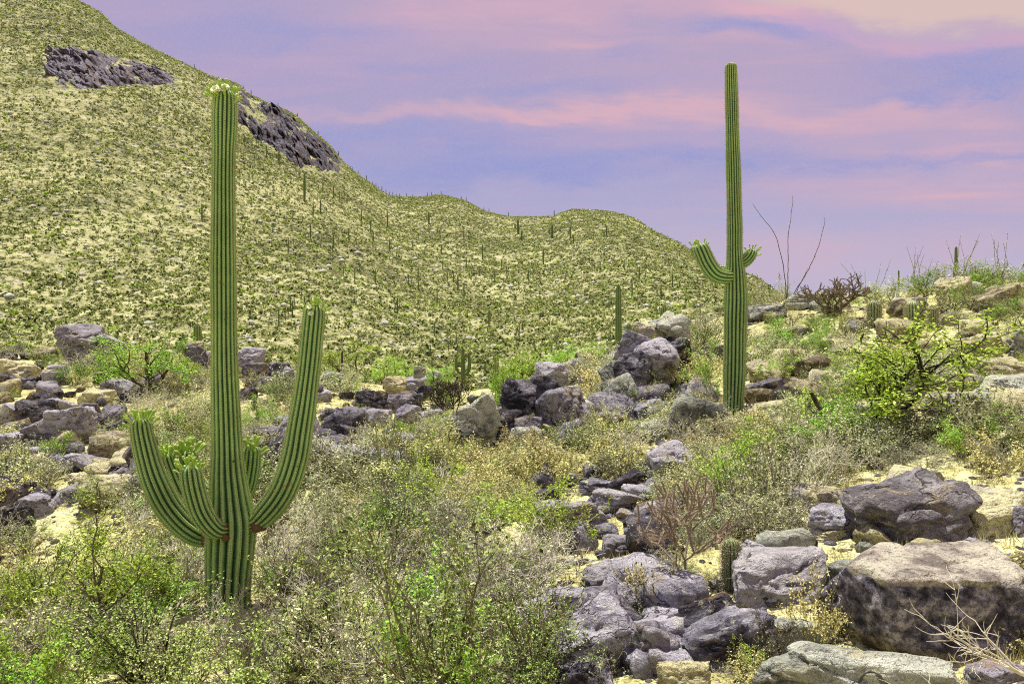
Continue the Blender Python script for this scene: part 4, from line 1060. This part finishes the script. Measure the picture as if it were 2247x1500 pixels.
# the flowering saguaro
Y1 = 11.0
base = hit(502, 1340); Y1 = base.y; base.x = px_pt(502, 1340, Y1).x
s1 = empty('saguaro', base); tag(s1, 'tall flowering saguaro with curved lower arms, nearest cactus at left', 'cactus')
rows = [(500, 1372, 92), (500, 1340, 94), (502, 1260, 100), (505, 1190, 106), (507, 1150, 107), (504, 1100, 92), (500, 1040, 76), (498, 980, 66), (494, 850, 60), (491, 700, 56), (490, 500, 53), (491, 350, 49), (493, 260, 54), (494, 215, 50), (494, 197, 46)]
p, rd = path(rows, Y1, [0] * len(rows))
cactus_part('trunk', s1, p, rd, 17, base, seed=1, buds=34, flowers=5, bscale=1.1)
ARMS = [
 ([(470, 1178, 36), (445, 1176, 50), (415, 1160, 60), (375, 1120, 62), (342, 1060, 60), (320, 990, 55), (309, 935, 50), (307, 915, 46)], [0.05, 0.05, 0, -0.05, -0.1, -0.1, -0.1, -0.1], 14, 30, 1.15),
 ([(485, 1150, 34), (440, 1130, 42), (402, 1090, 44), (378, 1040, 42), (366, 1005, 38), (363, 992, 36)], [0.2, 0.3, 0.36, 0.4, 0.42, 0.42], 12, 28, 1.3),
 ([(490, 1100, 34), (455, 1085, 42), (428, 1050, 44), (414, 1005, 42), (411, 985, 38)], [0.25, 0.5, 0.6, 0.64, 0.65], 12, 34, 1.35),
 ([(492, 1160, 34), (472, 1160, 46), (445, 1130, 54), (427, 1080, 56), (419, 1038, 53), (417, 1018, 48)], [-0.2, -0.38, -0.48, -0.52, -0.55, -0.55], 13, 32, 1.15),
 ([(518, 1110, 36), (539, 1075, 42), (549, 1030, 44), (553, 990, 42), (554, 975, 38)], [0.2, 0.4, 0.45, 0.47, 0.48], 12, 26, 1.1),
 ([(540, 1152, 34), (562, 1144, 42), (588, 1120, 58), (618, 1080, 62), (645, 1010, 60), (660, 930, 56), (672, 850, 53), (683, 755, 50), (689, 688, 47), (690, 666, 44)], [0, -0.05, -0.08, -0.1, -0.1, -0.1, -0.1, -0.1, -0.1, -0.1], 14, 22, 0.95),
]
for i, (rows, dys, ribs, nb, bs) in enumerate(ARMS):
    p, rd = path([(x, y, w * (0.94 if i < 5 else 1)) for x, y, w in rows], Y1, dys)
    cactus_part('arm', s1, p, rd, ribs, base, seed=11 + i * 3, buds=nb, flowers=2 if i == 5 else 0, bscale=bs)
# corky scars where the arms meet the trunk
def scar(px, py, dy, r_, sd):
    V, Fc = rock_verts(sd, 3, 9, 10)
    o = ob('scar', make_mesh('scar', V * r_, [Fc], M['cork'], True), s1); o.location = px_pt(px, py, Y1 + dy) - base
scar(506, 822, -0.165, 0.030, 65); scar(484, 560, -0.15, 0.026, 66); scar(513, 1012, -0.19, 0.034, 67); scar(494, 700, -0.168, 0.022, 68)
scar(566, 1150, -0.12, 0.20, 61); scar(487, 1160, -0.33, 0.13, 62); scar(456, 1182, -0.02, 0.17, 63); scar(494, 1178, -0.335, 0.10, 64)

# the two-armed saguaro
base = hit(1607, 912); Y2 = base.y
s2 = empty('saguaro', base); tag(s2, 'tall slender saguaro with two short arms beside the rocky right slope', 'cactus')
rows = [(1608, 945, 42), (1609, 900, 44), (1612, 800, 48), (1614, 700, 50), (1615, 655, 49), (1614, 600, 42), (1612, 560, 36), (1612, 500, 33), (1610, 400, 32), (1607, 290, 29), (1605, 200, 28), (1604, 150, 26), (1604, 137, 24)]
p, rd = path(rows, Y2, [0] * len(rows))
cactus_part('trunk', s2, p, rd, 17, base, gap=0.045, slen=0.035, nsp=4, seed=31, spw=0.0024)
for i, (rows, dys, nb) in enumerate([
  ([(1608, 606, 24), (1592, 607, 31), (1572, 602, 36), (1554, 580, 38), (1543, 556, 37), (1537, 542, 35), (1535, 533, 33)], [-0.05, -0.12, -0.15, -0.15, -0.15, -0.15, -0.15], 14),
  ([(1605, 592, 16), (1575, 590, 18), (1545, 575, 20), (1527, 553, 20), (1523, 538, 18)], [0.1, 0.2, 0.25, 0.28, 0.3], 7),
  ([(1618, 580, 22), (1632, 575, 25), (1644, 563, 27), (1650, 552, 26), (1652, 545, 24)], [0, 0, 0, 0, 0], 10)]):
    p, rd = path(rows, Y2, dys)
    cactus_part('arm', s2, p, rd, 12, base, gap=0.045, slen=0.03, nsp=4, seed=41 + i * 3, buds=nb, bscale=0.95, spw=0.0024)

# barrel cacti
def barrel(px, by, top, w, label, seed, Y=None):
    b0 = hit(px, by) if Y is None else px_pt(px, by, Y); Y = b0.y; h = (by - top) / F * Y; r_ = w / 2 / F * Y
    root = empty('barrel_cactus', b0); tag(root, label, 'cactus')
    pts = [b0 + Vector((r_ * 0.1 * math.sin(seed), 0, z)) for z in (-0.08, h * 0.3, h * 0.65, h * 0.93, h)]
    cactus_part('body', root, pts, [r_ * 0.85, r_, r_ * 1.02, r_ * 0.9, r_ * 0.82], 15, b0, gap=0.03 * Y / 10, slen=0.022 + 0.0028 * Y, nsp=5, seed=seed, depth=0.2, mat='barrel', spw=0.0012 + 0.00025 * Y, spmat='spine_grey', step=0.02, per=6)
barrel(1603, 1290, 1180, 40, 'small upright barrel cactus left of the pinkish lilac boulder', 71)
barrel(1918, 718, 660, 30, 'barrel cactus at left of the three below the skyline', 72)
barrel(2003, 712, 662, 30, 'barrel cactus in the middle of the three below the skyline', 73)
barrel(2048, 720, 674, 22, 'smallest barrel cactus at right of the three below the skyline', 74)

# saguaros far off on the valley floor and the mountain
def far_saguaro_mesh(seed, arms, slim=0.045):
    rg = random.Random(seed); Vs, Fq, Fts, ribs_, off = [], [], [], [], 0
    def add(pts, rad):
        nonlocal off
        V, Fc, Ft, rib, _ = stem([Vector(p) for p in pts], rad, 9, 0.22, step=0.05, per=4, seed=seed)
        Vs.append(V); Fq.append(Fc + off); Fts.append(Ft + off); ribs_.append(rib); off += len(V)
    add([(0, 0, -0.08), (0.004, 0, 0.3), (0.002, 0.003, 0.65), (0, 0, 1.0)], [slim * 0.85, slim * 1.08, slim, slim * 0.8])
    for k in range(arms):
        a = rg.uniform(0, 6.28) if k > 1 else (0.2 if k else 3.0); z = rg.uniform(0.3, 0.5); c, s = math.cos(a), math.sin(a); r_ = rg.uniform(0.1, 0.15); t = rg.uniform(0.6, 0.9)
        add([(0, 0, z), (c * r_ * 0.6, s * r_ * 0.6, z + 0.01), (c * r_, s * r_, z + 0.09), (c * r_ * 1.02, s * r_ * 1.02, t)], [slim * 0.55, slim * 0.7, slim * 0.7, slim * 0.6])
    me = make_mesh('far_saguaro', np.concatenate(Vs), [np.concatenate(Fq), np.concatenate(Fts)], M['saguaro_far'], True)
    # attribute order follows the vertices
    rib_attr(me, np.concatenate(ribs_)); return me
FS = [far_saguaro_mesh(1, 0), far_saguaro_mesh(2, 0, 0.04), far_saguaro_mesh(3, 2), far_saguaro_mesh(4, 1), far_saguaro_mesh(5, 3)]
def far_saguaro(px, by, top, label, group=None, v=0, Y=None, fat=1.0, ymin=66):
    b0 = px_pt(px, by, Y) if Y else hit(px, by, ymin)
    if Y: b0.z = float(zat(b0.x, b0.y))
    h = (by - top) / F * b0.y if not Y else (CY - top) / F * Y - b0.z
    o = ob('saguaro', FS[v]); o.location = b0; fat = max(fat, 0.55 * b0.y / 500 * 7 / max(h, 2)); o.scale = (h * fat, h * fat, h)
    o.rotation_euler = (0, 0, random.uniform(-0.4, 0.4)); tag(o, label, 'cactus', group)
    return o
far_saguaro(1357, 772, 622, 'straight armless saguaro left of the tall outcrop', v=0, Y=64, fat=0.75)
far_saguaro(1336, 775, 735, 'short saguaro left of the straight armless one by the outcrop', v=1, Y=60, fat=1.5)
far_saguaro(1379, 760, 708, 'short saguaro right of the straight armless one by the outcrop', v=0, Y=62, fat=1.5)
far_saguaro(1456, 720, 668, 'saguaro top showing above the pale slab crowning the tall outcrop', v=1, Y=60, fat=1.4)
far_saguaro(1088, 862, 772, 'stout saguaro in the valley behind the middle boulder group', v=0, Y=50, fat=1.3)
far_saguaro(433, 745, 708, 'short saguaro on the rim just left of the flowering trunk', v=1, Y=62, fat=1.5)
far_saguaro(1016, 815, 762, 'saguaro with upright arms at the foot of the mountain', v=4, Y=92)
far_saguaro(2098, 600, 540, 'dark dead snag of a cactus on the right skyline', v=1, Y=29.5, fat=1.1)
far_saguaro(1972, 640, 592, 'short dark cactus stump on the right skyline', v=1, Y=30, fat=0.9)
MID = [(872,690,652),(953,738,705),(1001,753,727),(984,770,748),(945,780,755),(1073,717,677),(1139,737,707),(1147,727,707),(1066,820,790),(948,813,783),(1023,592,563),(1009,587,567),(1178,640,620),
 (1152,643,623),(1243,677,657),(932,563,543),(905,543,527),(971,590,572),(982,617,597),(782,647,633),(757,720,700),(765,530,503),(875,825,803),(637,683,647),(662,657,637),(252,580,560),(371,647,630),
 (443,483,447),(1040,600,585),(1052,605,588),(1065,600,585),(1110,560,545),(850,497,467),(793,487,460),(700,640,620),(730,560,540)]
for x, b_, t in MID:
    far_saguaro(x, b_, t, 'slim dark saguaro scattered on the middle mountainside', 'saguaros on the middle mountainside', v=random.choice([0, 1, 1, 2, 3]), ymin=85)
HIGH = [(537,320,297),(553,322,303),(562,322,303),(585,345,320),(612,360,327),(668,443,380),(658,390,370),(732,433,407),(708,420,403),(617,430,413),(755,440,417),(763,445,430),(690,405,388),(745,440,420)]
for x, b_, t in HIGH:
    far_saguaro(x, b_, t, 'slim dark saguaro on the slope just below the purple cliff band', 'saguaros below the cliff band', v=random.choice([0, 1, 1, 2]), ymin=150)
CREST = [(427,10),(551,13),(535,10),(610,10),(653,10),(698,11),(743,13),(773,8),(786,10),(804,12),(825,10),(838,12),(847,11),(855,9),(862,10),(877,8),(892,9),(938,9),(947,9),(968,10),(1012,9),(1023,10),(1062,9),(1073,9),(1116,10),(1216,13),(818,9),(831,8),(870,7),(905,7),(480,7),(330,6)]
rk = sorted(RIDGE); 
for x, hpx in CREST:
    Yr_ = float(np.exp(pchip(rk, [math.log(RIDGE[a][0]) for a in rk], x))) * 0.99
    X_c = (x - CX) / F * Yr_; z = float(zat(X_c, Yr_))
    o = ob('saguaro', FS[random.choice([0, 1])]); h = hpx * 1.1 / F * Yr_; o.location = (X_c, Yr_, z - 0.2); o.scale = (h * 1.5, h * 1.5, h)
    tag(o, 'tiny saguaro standing on the mountain crest line', 'cactus', 'saguaros on the mountain crest')
r = random.Random(33)
for i in range(60):
    x = r.uniform(560, 1480); y = r.uniform(450 + max(0, (1000 - x)) * 0.05, 720)
    p = hit(x, y, 85)
    if p.y > 0.72 * float(np.exp(np.interp(p.x / p.y, US, kd[-2]))): continue
    o = ob('saguaro', FS[r.choice([0, 1, 1, 2, 3])]); h = r.uniform(16, 36) / F * p.y; o.location = p; f_ = max(1, p.y / 260); o.scale = (h * f_, h * f_, h)
    tag(o, 'slim dark saguaro scattered on the middle mountainside', 'cactus', 'saguaros on the middle mountainside')

# ocotillo, cholla, dead wood
def whips(name, base, stems, rad, mat, label, cat, sub=None, group=None):
    root = empty(name, base); tag(root, label, cat, group)
    for pts in stems:
        C, R, q = spline([Vector(p) - base for p in pts], np.linspace(rad, rad * 0.35, len(pts)), 0.12)
        jit = np.cumsum(np.random.default_rng(len(C)).normal(size=C.shape) * 0.008, axis=0); C = C + jit
        segs = np.concatenate([C[:-1], C[1:], R[:-1, None], R[1:, None]], 1)
        tv, tf = tubes(segs, 5)
        rg2 = np.random.default_rng(len(C) + 3)
        pk = rg2.integers(1, len(C), len(C) * 3); lv, lf = leaves(C[pk] + rg2.normal(size=(len(pk), 3)) * 0.015, 0.035, rg2, 1.8)
        ob('stem', make_mesh('stem', np.concatenate([tv, lv]), [tf, lf + len(tv)], [M[mat], M['creosote']], False, [0] * len(tf) + [1] * len(lf)), root)
    return root
b0 = hit(1727, 676); Yo = b0.y
def pp(lst, dy=0): return [px_pt(x, y, Yo + dy * i / len(lst)) for i, (x, y) in enumerate(lst)]
whips('ocotillo', b0, [pp([(1727, 676), (1722, 630), (1712, 570), (1695, 510), (1668, 475), (1650, 450)]), pp([(1727, 676), (1729, 600), (1731, 520), (1738, 470), (1738, 430)], 0.5),
   pp([(1728, 676), (1745, 640), (1775, 590), (1795, 550), (1809, 500), (1812, 480)], -0.4), pp([(1729, 676), (1748, 640), (1766, 600), (1772, 585)], 0.6)], 0.018, 'dark_bark', 'ocotillo with three long thin stems against the sky right of the two-armed cactus', 'ocotillo')
def random_whips(px, by, n, hmin, hmax, lean, rad, label, mat='dark_bark', group=None, seed=1, name='ocotillo', cat='ocotillo'):
    b = hit(px, by); rg = random.Random(seed); st = []
    for k in range(n):
        a = rg.uniform(0, 6.28); l = lean * math.sqrt(rg.random()); h = rg.uniform(hmin, hmax)
        d = Vector((math.cos(a) * l, math.sin(a) * l, 1)); s_ = Vector((rg.uniform(-.1, .1), rg.uniform(-.1, .1), 0))
        st.append([b + d * h * t + s_ * h * math.sin(t * 4) * 0.8 for t in (0, 0.25, 0.5, 0.75, 1)])
    whips(name, b, st, rad, mat, label, cat, group=group)
random_whips(838, 1068, 16, 0.8, 1.35, 0.42, 0.011, 'short whip-stemmed ocotillo right of the long flat lilac slab', 'olive_twig', seed=3)
random_whips(1905, 668, 6, 1.0, 1.7, 0.6, 0.010, 'sparse ocotillo on the skyline above the left barrel cactus', seed=4)
random_whips(2010, 640, 7, 1.0, 1.8, 0.6, 0.010, 'sparse ocotillo on the skyline above the middle barrel cactus', seed=5)
random_whips(2110, 612, 6, 1.0, 1.8, 0.55, 0.010, 'sparse ocotillo on the skyline right beside the dark snag', seed=6)
random_whips(2200, 612, 5, 0.9, 1.6, 0.55, 0.010, 'sparse ocotillo on the skyline near the right frame edge', seed=7)
random_whips(1560, 900, 7, 0.7, 1.1, 0.4, 0.009, 'thin whip-stemmed ocotillo left of the two-armed cactus foot', 'olive_twig', seed=8)

def cholla(px, by, top, w, label, seed, mat, spiny=True, rad=0.03, stems=3, levels=5):
    b = hit(px, by); rg = np.random.default_rng(seed); segs = []
    H = (by - top) / F * b.y; Wd = w / F * b.y
    def joint(p, d, l, r_, lev):
        n = 2
        for i in range(n):
            d = unit(d + rg.normal(size=3) * 0.22 + np.array([0, 0, 0.12])); q = p + d * l / n; segs.append((*p, *q, r_, r_ * 0.92)); p = q
        if lev <= 0: return
        for k in range(rg.integers(2, 4)):
            e = unit(d + unit(rg.normal(size=3) * [1, 1, 0.7]) * 0.95); joint(p, e, l * rg.uniform(0.7, 0.95), max(r_ * 0.78, 0.009), lev - 1)
    for k in range(stems):
        a = rg.uniform(0, 6.28); joint(np.array([0, 0, -0.05]), unit(np.array([math.cos(a) * 0.35, math.sin(a) * 0.35, 1])), 0.42, rad, levels)
    S = np.array(segs); h = S[:, 5].max(); wd = np.percentile(np.abs(S[:, [0, 3]]), 98) * 2
    sc = np.array([Wd / wd, Wd / wd, H / h]); S[:, :3] *= sc; S[:, 3:6] *= sc
    root = empty('cholla', b); tag(root, label, 'cactus')
    tv, tf = tubes(S, 6); ob('stems', make_mesh('stems', tv, [tf], M[mat]), root)
    if spiny:
        n = len(S) * 34; pk = rg.integers(0, len(S), n); t = rg.uniform(0, 1, n)[:, None]; P = S[pk, :3] * (1 - t) + S[pk, 3:6] * t
        d = rg.normal(size=(n, 3)); d /= np.linalg.norm(d, axis=1)[:, None]; sd = np.cross(d, rg.normal(size=(n, 3))); sd /= np.linalg.norm(sd, axis=1)[:, None]
        r_ = S[pk, 6][:, None]; wv = 0.0011 + 0.00012 * b.y
        V = np.stack([P - sd * wv, P + sd * wv, P + d * (r_ + 0.022)], 1).reshape(-1, 3)
        ob('spines', make_mesh('spines', V, [np.arange(n * 3).reshape(n, 3)], M['spine_grey']), root)['kind'] = 'stuff'
cholla(1512, 1305, 1045, 190, 'brown branching cholla above the pale yellow stone', 3, 'red_cholla', rad=0.011, stems=2, levels=4)
cholla(985, 935, 828, 140, 'bare dark cholla skeleton right of the centre-left rock pile', 5, 'dark_bark', False, 0.022)
cholla(1838, 696, 600, 150, 'reddish cholla on the skyline right of the ocotillo', 8, 'red_cholla', rad=0.045)

def dead_branch(px, by, Y, pts, rad, label, seed):
    rg = np.random.default_rng(seed); segs = []; tips = []
    P = dict(nseg=[7, 5, 4], up=[0.0, 0.02, 0.02], wig=[0.12, 0.18, 0.2], kids=[7, 4], ang=[0.7, 0.8], ratio=0.5, rmin=0.0025, bare=1)
    b = px_pt(px, by, Y)
    for d, l in pts: grow(rg, segs, tips, np.zeros(3), unit(np.array(d, float)), l, rad, 0, P)
    tv, tf = tubes(np.array(segs), 4); o = ob('dead_branch', make_mesh('dead_branch', tv, [tf], M['pale_wood'])); o.location = b
    tag(o, label, 'branch')
dead_branch(2265, 1490, 4.0, [((-0.9, 0.1, 0.35), 0.42), ((-1, 0.0, 0.12), 0.5), ((-0.8, 0.1, 0.6), 0.36), ((-0.9, -0.1, 0.0), 0.45)], 0.007, 'pale bare branches reaching in over the dark hollow at bottom right', 4)
dead_branch(1790, 958, 13.0, [((-0.9, 0.0, 0.25), 0.9), ((-1, 0.2, 0.1), 0.7)], 0.018, 'pale fallen branch below the large palo verde trunk', 6)

# ------------------------------------------------------------------ sky, sun, camera
EL, AZ = math.radians(71), math.radians(28)      # sun: high, beyond the scene and a little to the left
world = bpy.data.worlds.new('World'); SC.world = world; world.use_nodes = True
W = N.__new__(N); W.t = world.node_tree; W.t.nodes.clear()
world.cycles.sampling_method = 'NONE'
out = W.t.nodes.new('ShaderNodeOutputWorld'); bg = W.t.nodes.new('ShaderNodeBackground'); W.link(bg.outputs[0], out.inputs[0])
sky = W.t.nodes.new('ShaderNodeTexSky'); sky.sky_type = 'NISHITA'; sky.sun_disc = False; sky.sun_elevation = EL; sky.sun_rotation = -AZ
g = W.n('ShaderNodeTexCoord').outputs['Generated']; sp = W.n('ShaderNodeSeparateXYZ'); W.link(g, sp.inputs[0])
yc = W.math('MAXIMUM', sp.outputs[1], 0.12)
a0 = W.math('DIVIDE', sp.outputs[0], yc); e0 = W.math('DIVIDE', sp.outputs[2], yc)
cv = W.n('ShaderNodeCombineXYZ'); W.link(a0, cv.inputs[0]); W.link(W.math('MULTIPLY', e0, 3.2), cv.inputs[1])
n1 = W.noise(cv.outputs[0], 3.2, 6, 0.62, 0.4); n2 = W.noise(cv.outputs[0], 9.0, 5, 0.62, 0.5)
cv2 = W.n('ShaderNodeCombineXYZ'); W.link(a0, cv2.inputs[0]); W.link(W.math('MULTIPLY', e0, 8.0), cv2.inputs[1]); W.set(cv2, 2, 3.7)
st = W.noise(cv2.outputs[0], 2.6, 5, 0.6, 0.3)
wob = W.math('ADD', W.math('MULTIPLY_ADD', n1, 0.09, -0.045), W.math('MULTIPLY_ADD', n2, 0.045, -0.0225))
e = W.math('ADD', e0, wob); a = a0
def srgb(r_, g_, b_):
    f = lambda c: (c / 255 / 12.92) if c <= 10 else ((c / 255 + 0.055) / 1.055) ** 2.4
    return (f(r_), f(g_), f(b_))
def blob(px, py, wx, wy, slope=0.0):
    da = W.math('SUBTRACT', a, (px - CX) / F); de = W.math('SUBTRACT', W.math('SUBTRACT', e, (CY - py) / F), W.math('MULTIPLY', da, slope))
    x = W.math('MULTIPLY', da, F / wx); y = W.math('MULTIPLY', de, F / wy)
    return W.math('EXPONENT', W.math('MULTIPLY', W.math('ADD', W.math('MULTIPLY', x, x), W.math('MULTIPLY', y, y)), -1.0))
def total(lst):
    s = None
    for q in lst:
        v = blob(*q[:5]) if len(q) < 6 else W.math('MULTIPLY', blob(*q[:5]), q[5])
        s = v if s is None else W.math('ADD', s, v)
    return s
base_c = W.ramp(W.math('MULTIPLY', e, 1.0), [(0.0, srgb(196, 192, 214)), (0.08, srgb(189, 184, 212)), (0.16, srgb(175, 173, 210)), (0.24, srgb(172, 166, 206)), (0.34, srgb(177, 164, 200)), (0.46, srgb(182, 166, 200)), (1.0, srgb(140, 145, 205))])
pink = total([(880, 246, 330, 17, 0.02, 0.8), (1330, 236, 300, 20, 0.03, 0.9), (1750, 262, 420, 26, 0.0, 0.7), (2050, 225, 160, 18, 0.06, 0.6), (1250, 15, 420, 45, 0.0, 0.8), (900, 60, 260, 45, 0, 0.45), (1320, 100, 170, 16, -0.05, 0.6),
              (1650, 90, 130, 25, 0, 0.5), (1850, 30, 260, 30, -0.12, 0.8), (2000, 420, 420, 45, 0.0, 0.6), (1900, 560, 350, 60, 0.0, 0.4), (700, 130, 300, 40, 0.0, 0.22), (2100, 310, 300, 60, 0, 0.35), (1500, 320, 500, 60, 0, 0.2), (1500, 170, 400, 60, 0, 0.3)])
pink = W.math('ADD', W.math('MULTIPLY', pink, W.math('MULTIPLY_ADD', st, 2.2, -0.2)), W.math('MULTIPLY', W.sstep(st, 0.48, 0.72), W.math('MULTIPLY', W.sstep(e0, 0.02, 0.25), 0.3)))
c = W.mix(W.math('MINIMUM', pink, 0.95), base_c, srgb(224, 180, 192))
blue = total([(1820, 62, 170, 26, -0.05, 0.8), (1640, 55, 160, 20, 0.03, 0.6), (2110, 120, 170, 50, 0.0, 0.9), (2180, 190, 120, 26, 0.08, 0.6), (780, 60, 200, 35, 0.0, 0.5), (1380, 115, 90, 18, 0, 0.5), (1200, 192, 200, 16, 0.03, 0.5),
              (1990, 200, 110, 14, 0.15, 0.6), (1150, 375, 420, 40, 0.0, 0.9), (2050, 350, 330, 13, 0.0, 0.6), (1560, 345, 250, 18, 0, 0.5), (900, 300, 400, 34, 0.0, 0.7), (900, 150, 240, 25, 0, 0.4), (500, 80, 250, 90, 0, 0.4)])
blue = W.math('MULTIPLY', blue, W.math('MULTIPLY_ADD', n2, 2.4, -0.3))
c = W.mix(W.math('MINIMUM', blue, 0.9), c, srgb(150, 157, 212))
arc = W.math('ADD', 0.372, W.math('MULTIPLY', W.math('POWER', W.math('MAXIMUM', W.math('SUBTRACT', 0.5, a), 0.0), 1.3), 0.43))
arc = W.math('MINIMUM', arc, 0.62)
da = W.math('SUBTRACT', e, arc)
side = W.sstep(a, 0.12, 0.3)
rim = W.math('EXPONENT', W.math('MULTIPLY', W.math('POWER', W.math('ABSOLUTE', W.math('MULTIPLY', da, 70.0)), 2.0), -1.0))
c = W.mix(W.math('MULTIPLY', W.math('MULTIPLY', rim, 0.5), side), c, srgb(236, 182, 194))
pe = W.math('MULTIPLY', W.sstep(da, 0.0, 0.035), W.math('MULTIPLY', side, 0.9))
c = W.mix(pe, c, srgb(228, 200, 188))
grain = W.noise(g, 420, 1, 0.5)
c = W.mix(W.math('MULTIPLY_ADD', grain, 0.30, -0.09), c, srgb(214, 190, 222))
below = W.sstep(sp.outputs[2], -0.02, -0.12); c = W.mix(below, c, (0.25, 0.22, 0.16))
nis = W.n('ShaderNodeVectorMath', operation='SCALE'); W.link(sky.outputs[0], nis.inputs[0]); nis.inputs[3].default_value = 0.08
c = W.mix(0.06, c, nis.outputs[0])
W.link(c, bg.inputs[0]); bg.inputs[1].default_value = 0.64

sun = bpy.data.lights.new('sun', 'SUN'); sun.energy = 5.0; sun.angle = math.radians(0.5); sun.color = (1.0, 0.965, 0.82)
so = put(bpy.data.objects.new('sun', sun))
sv = Vector((-math.sin(AZ) * math.cos(EL), math.cos(AZ) * math.cos(EL), math.sin(EL)))
so.rotation_euler = sv.to_track_quat('Z', 'Y').to_euler(); so.location = sv * 100

cam = bpy.data.cameras.new('camera'); co = put(bpy.data.objects.new('camera', cam))
cam.sensor_width = 36; cam.lens = F / 2247 * 36; cam.clip_start = 0.05; cam.clip_end = 5000
co.location = (0, 0, 0); co.rotation_euler = (math.pi / 2, 0, 0)
SC.camera = co
SC.render.resolution_x, SC.render.resolution_y = 1024, 683
vs = SC.view_settings; vs.view_transform = 'Standard'; vs.look = 'None'; vs.exposure = 0.62; vs.gamma = 1
SC.cycles.max_bounces = 4; SC.cycles.diffuse_bounces = 2; SC.cycles.use_denoising = False; SC.cycles.filter_width = 1.1; SC.cycles.transparent_max_bounces = 4
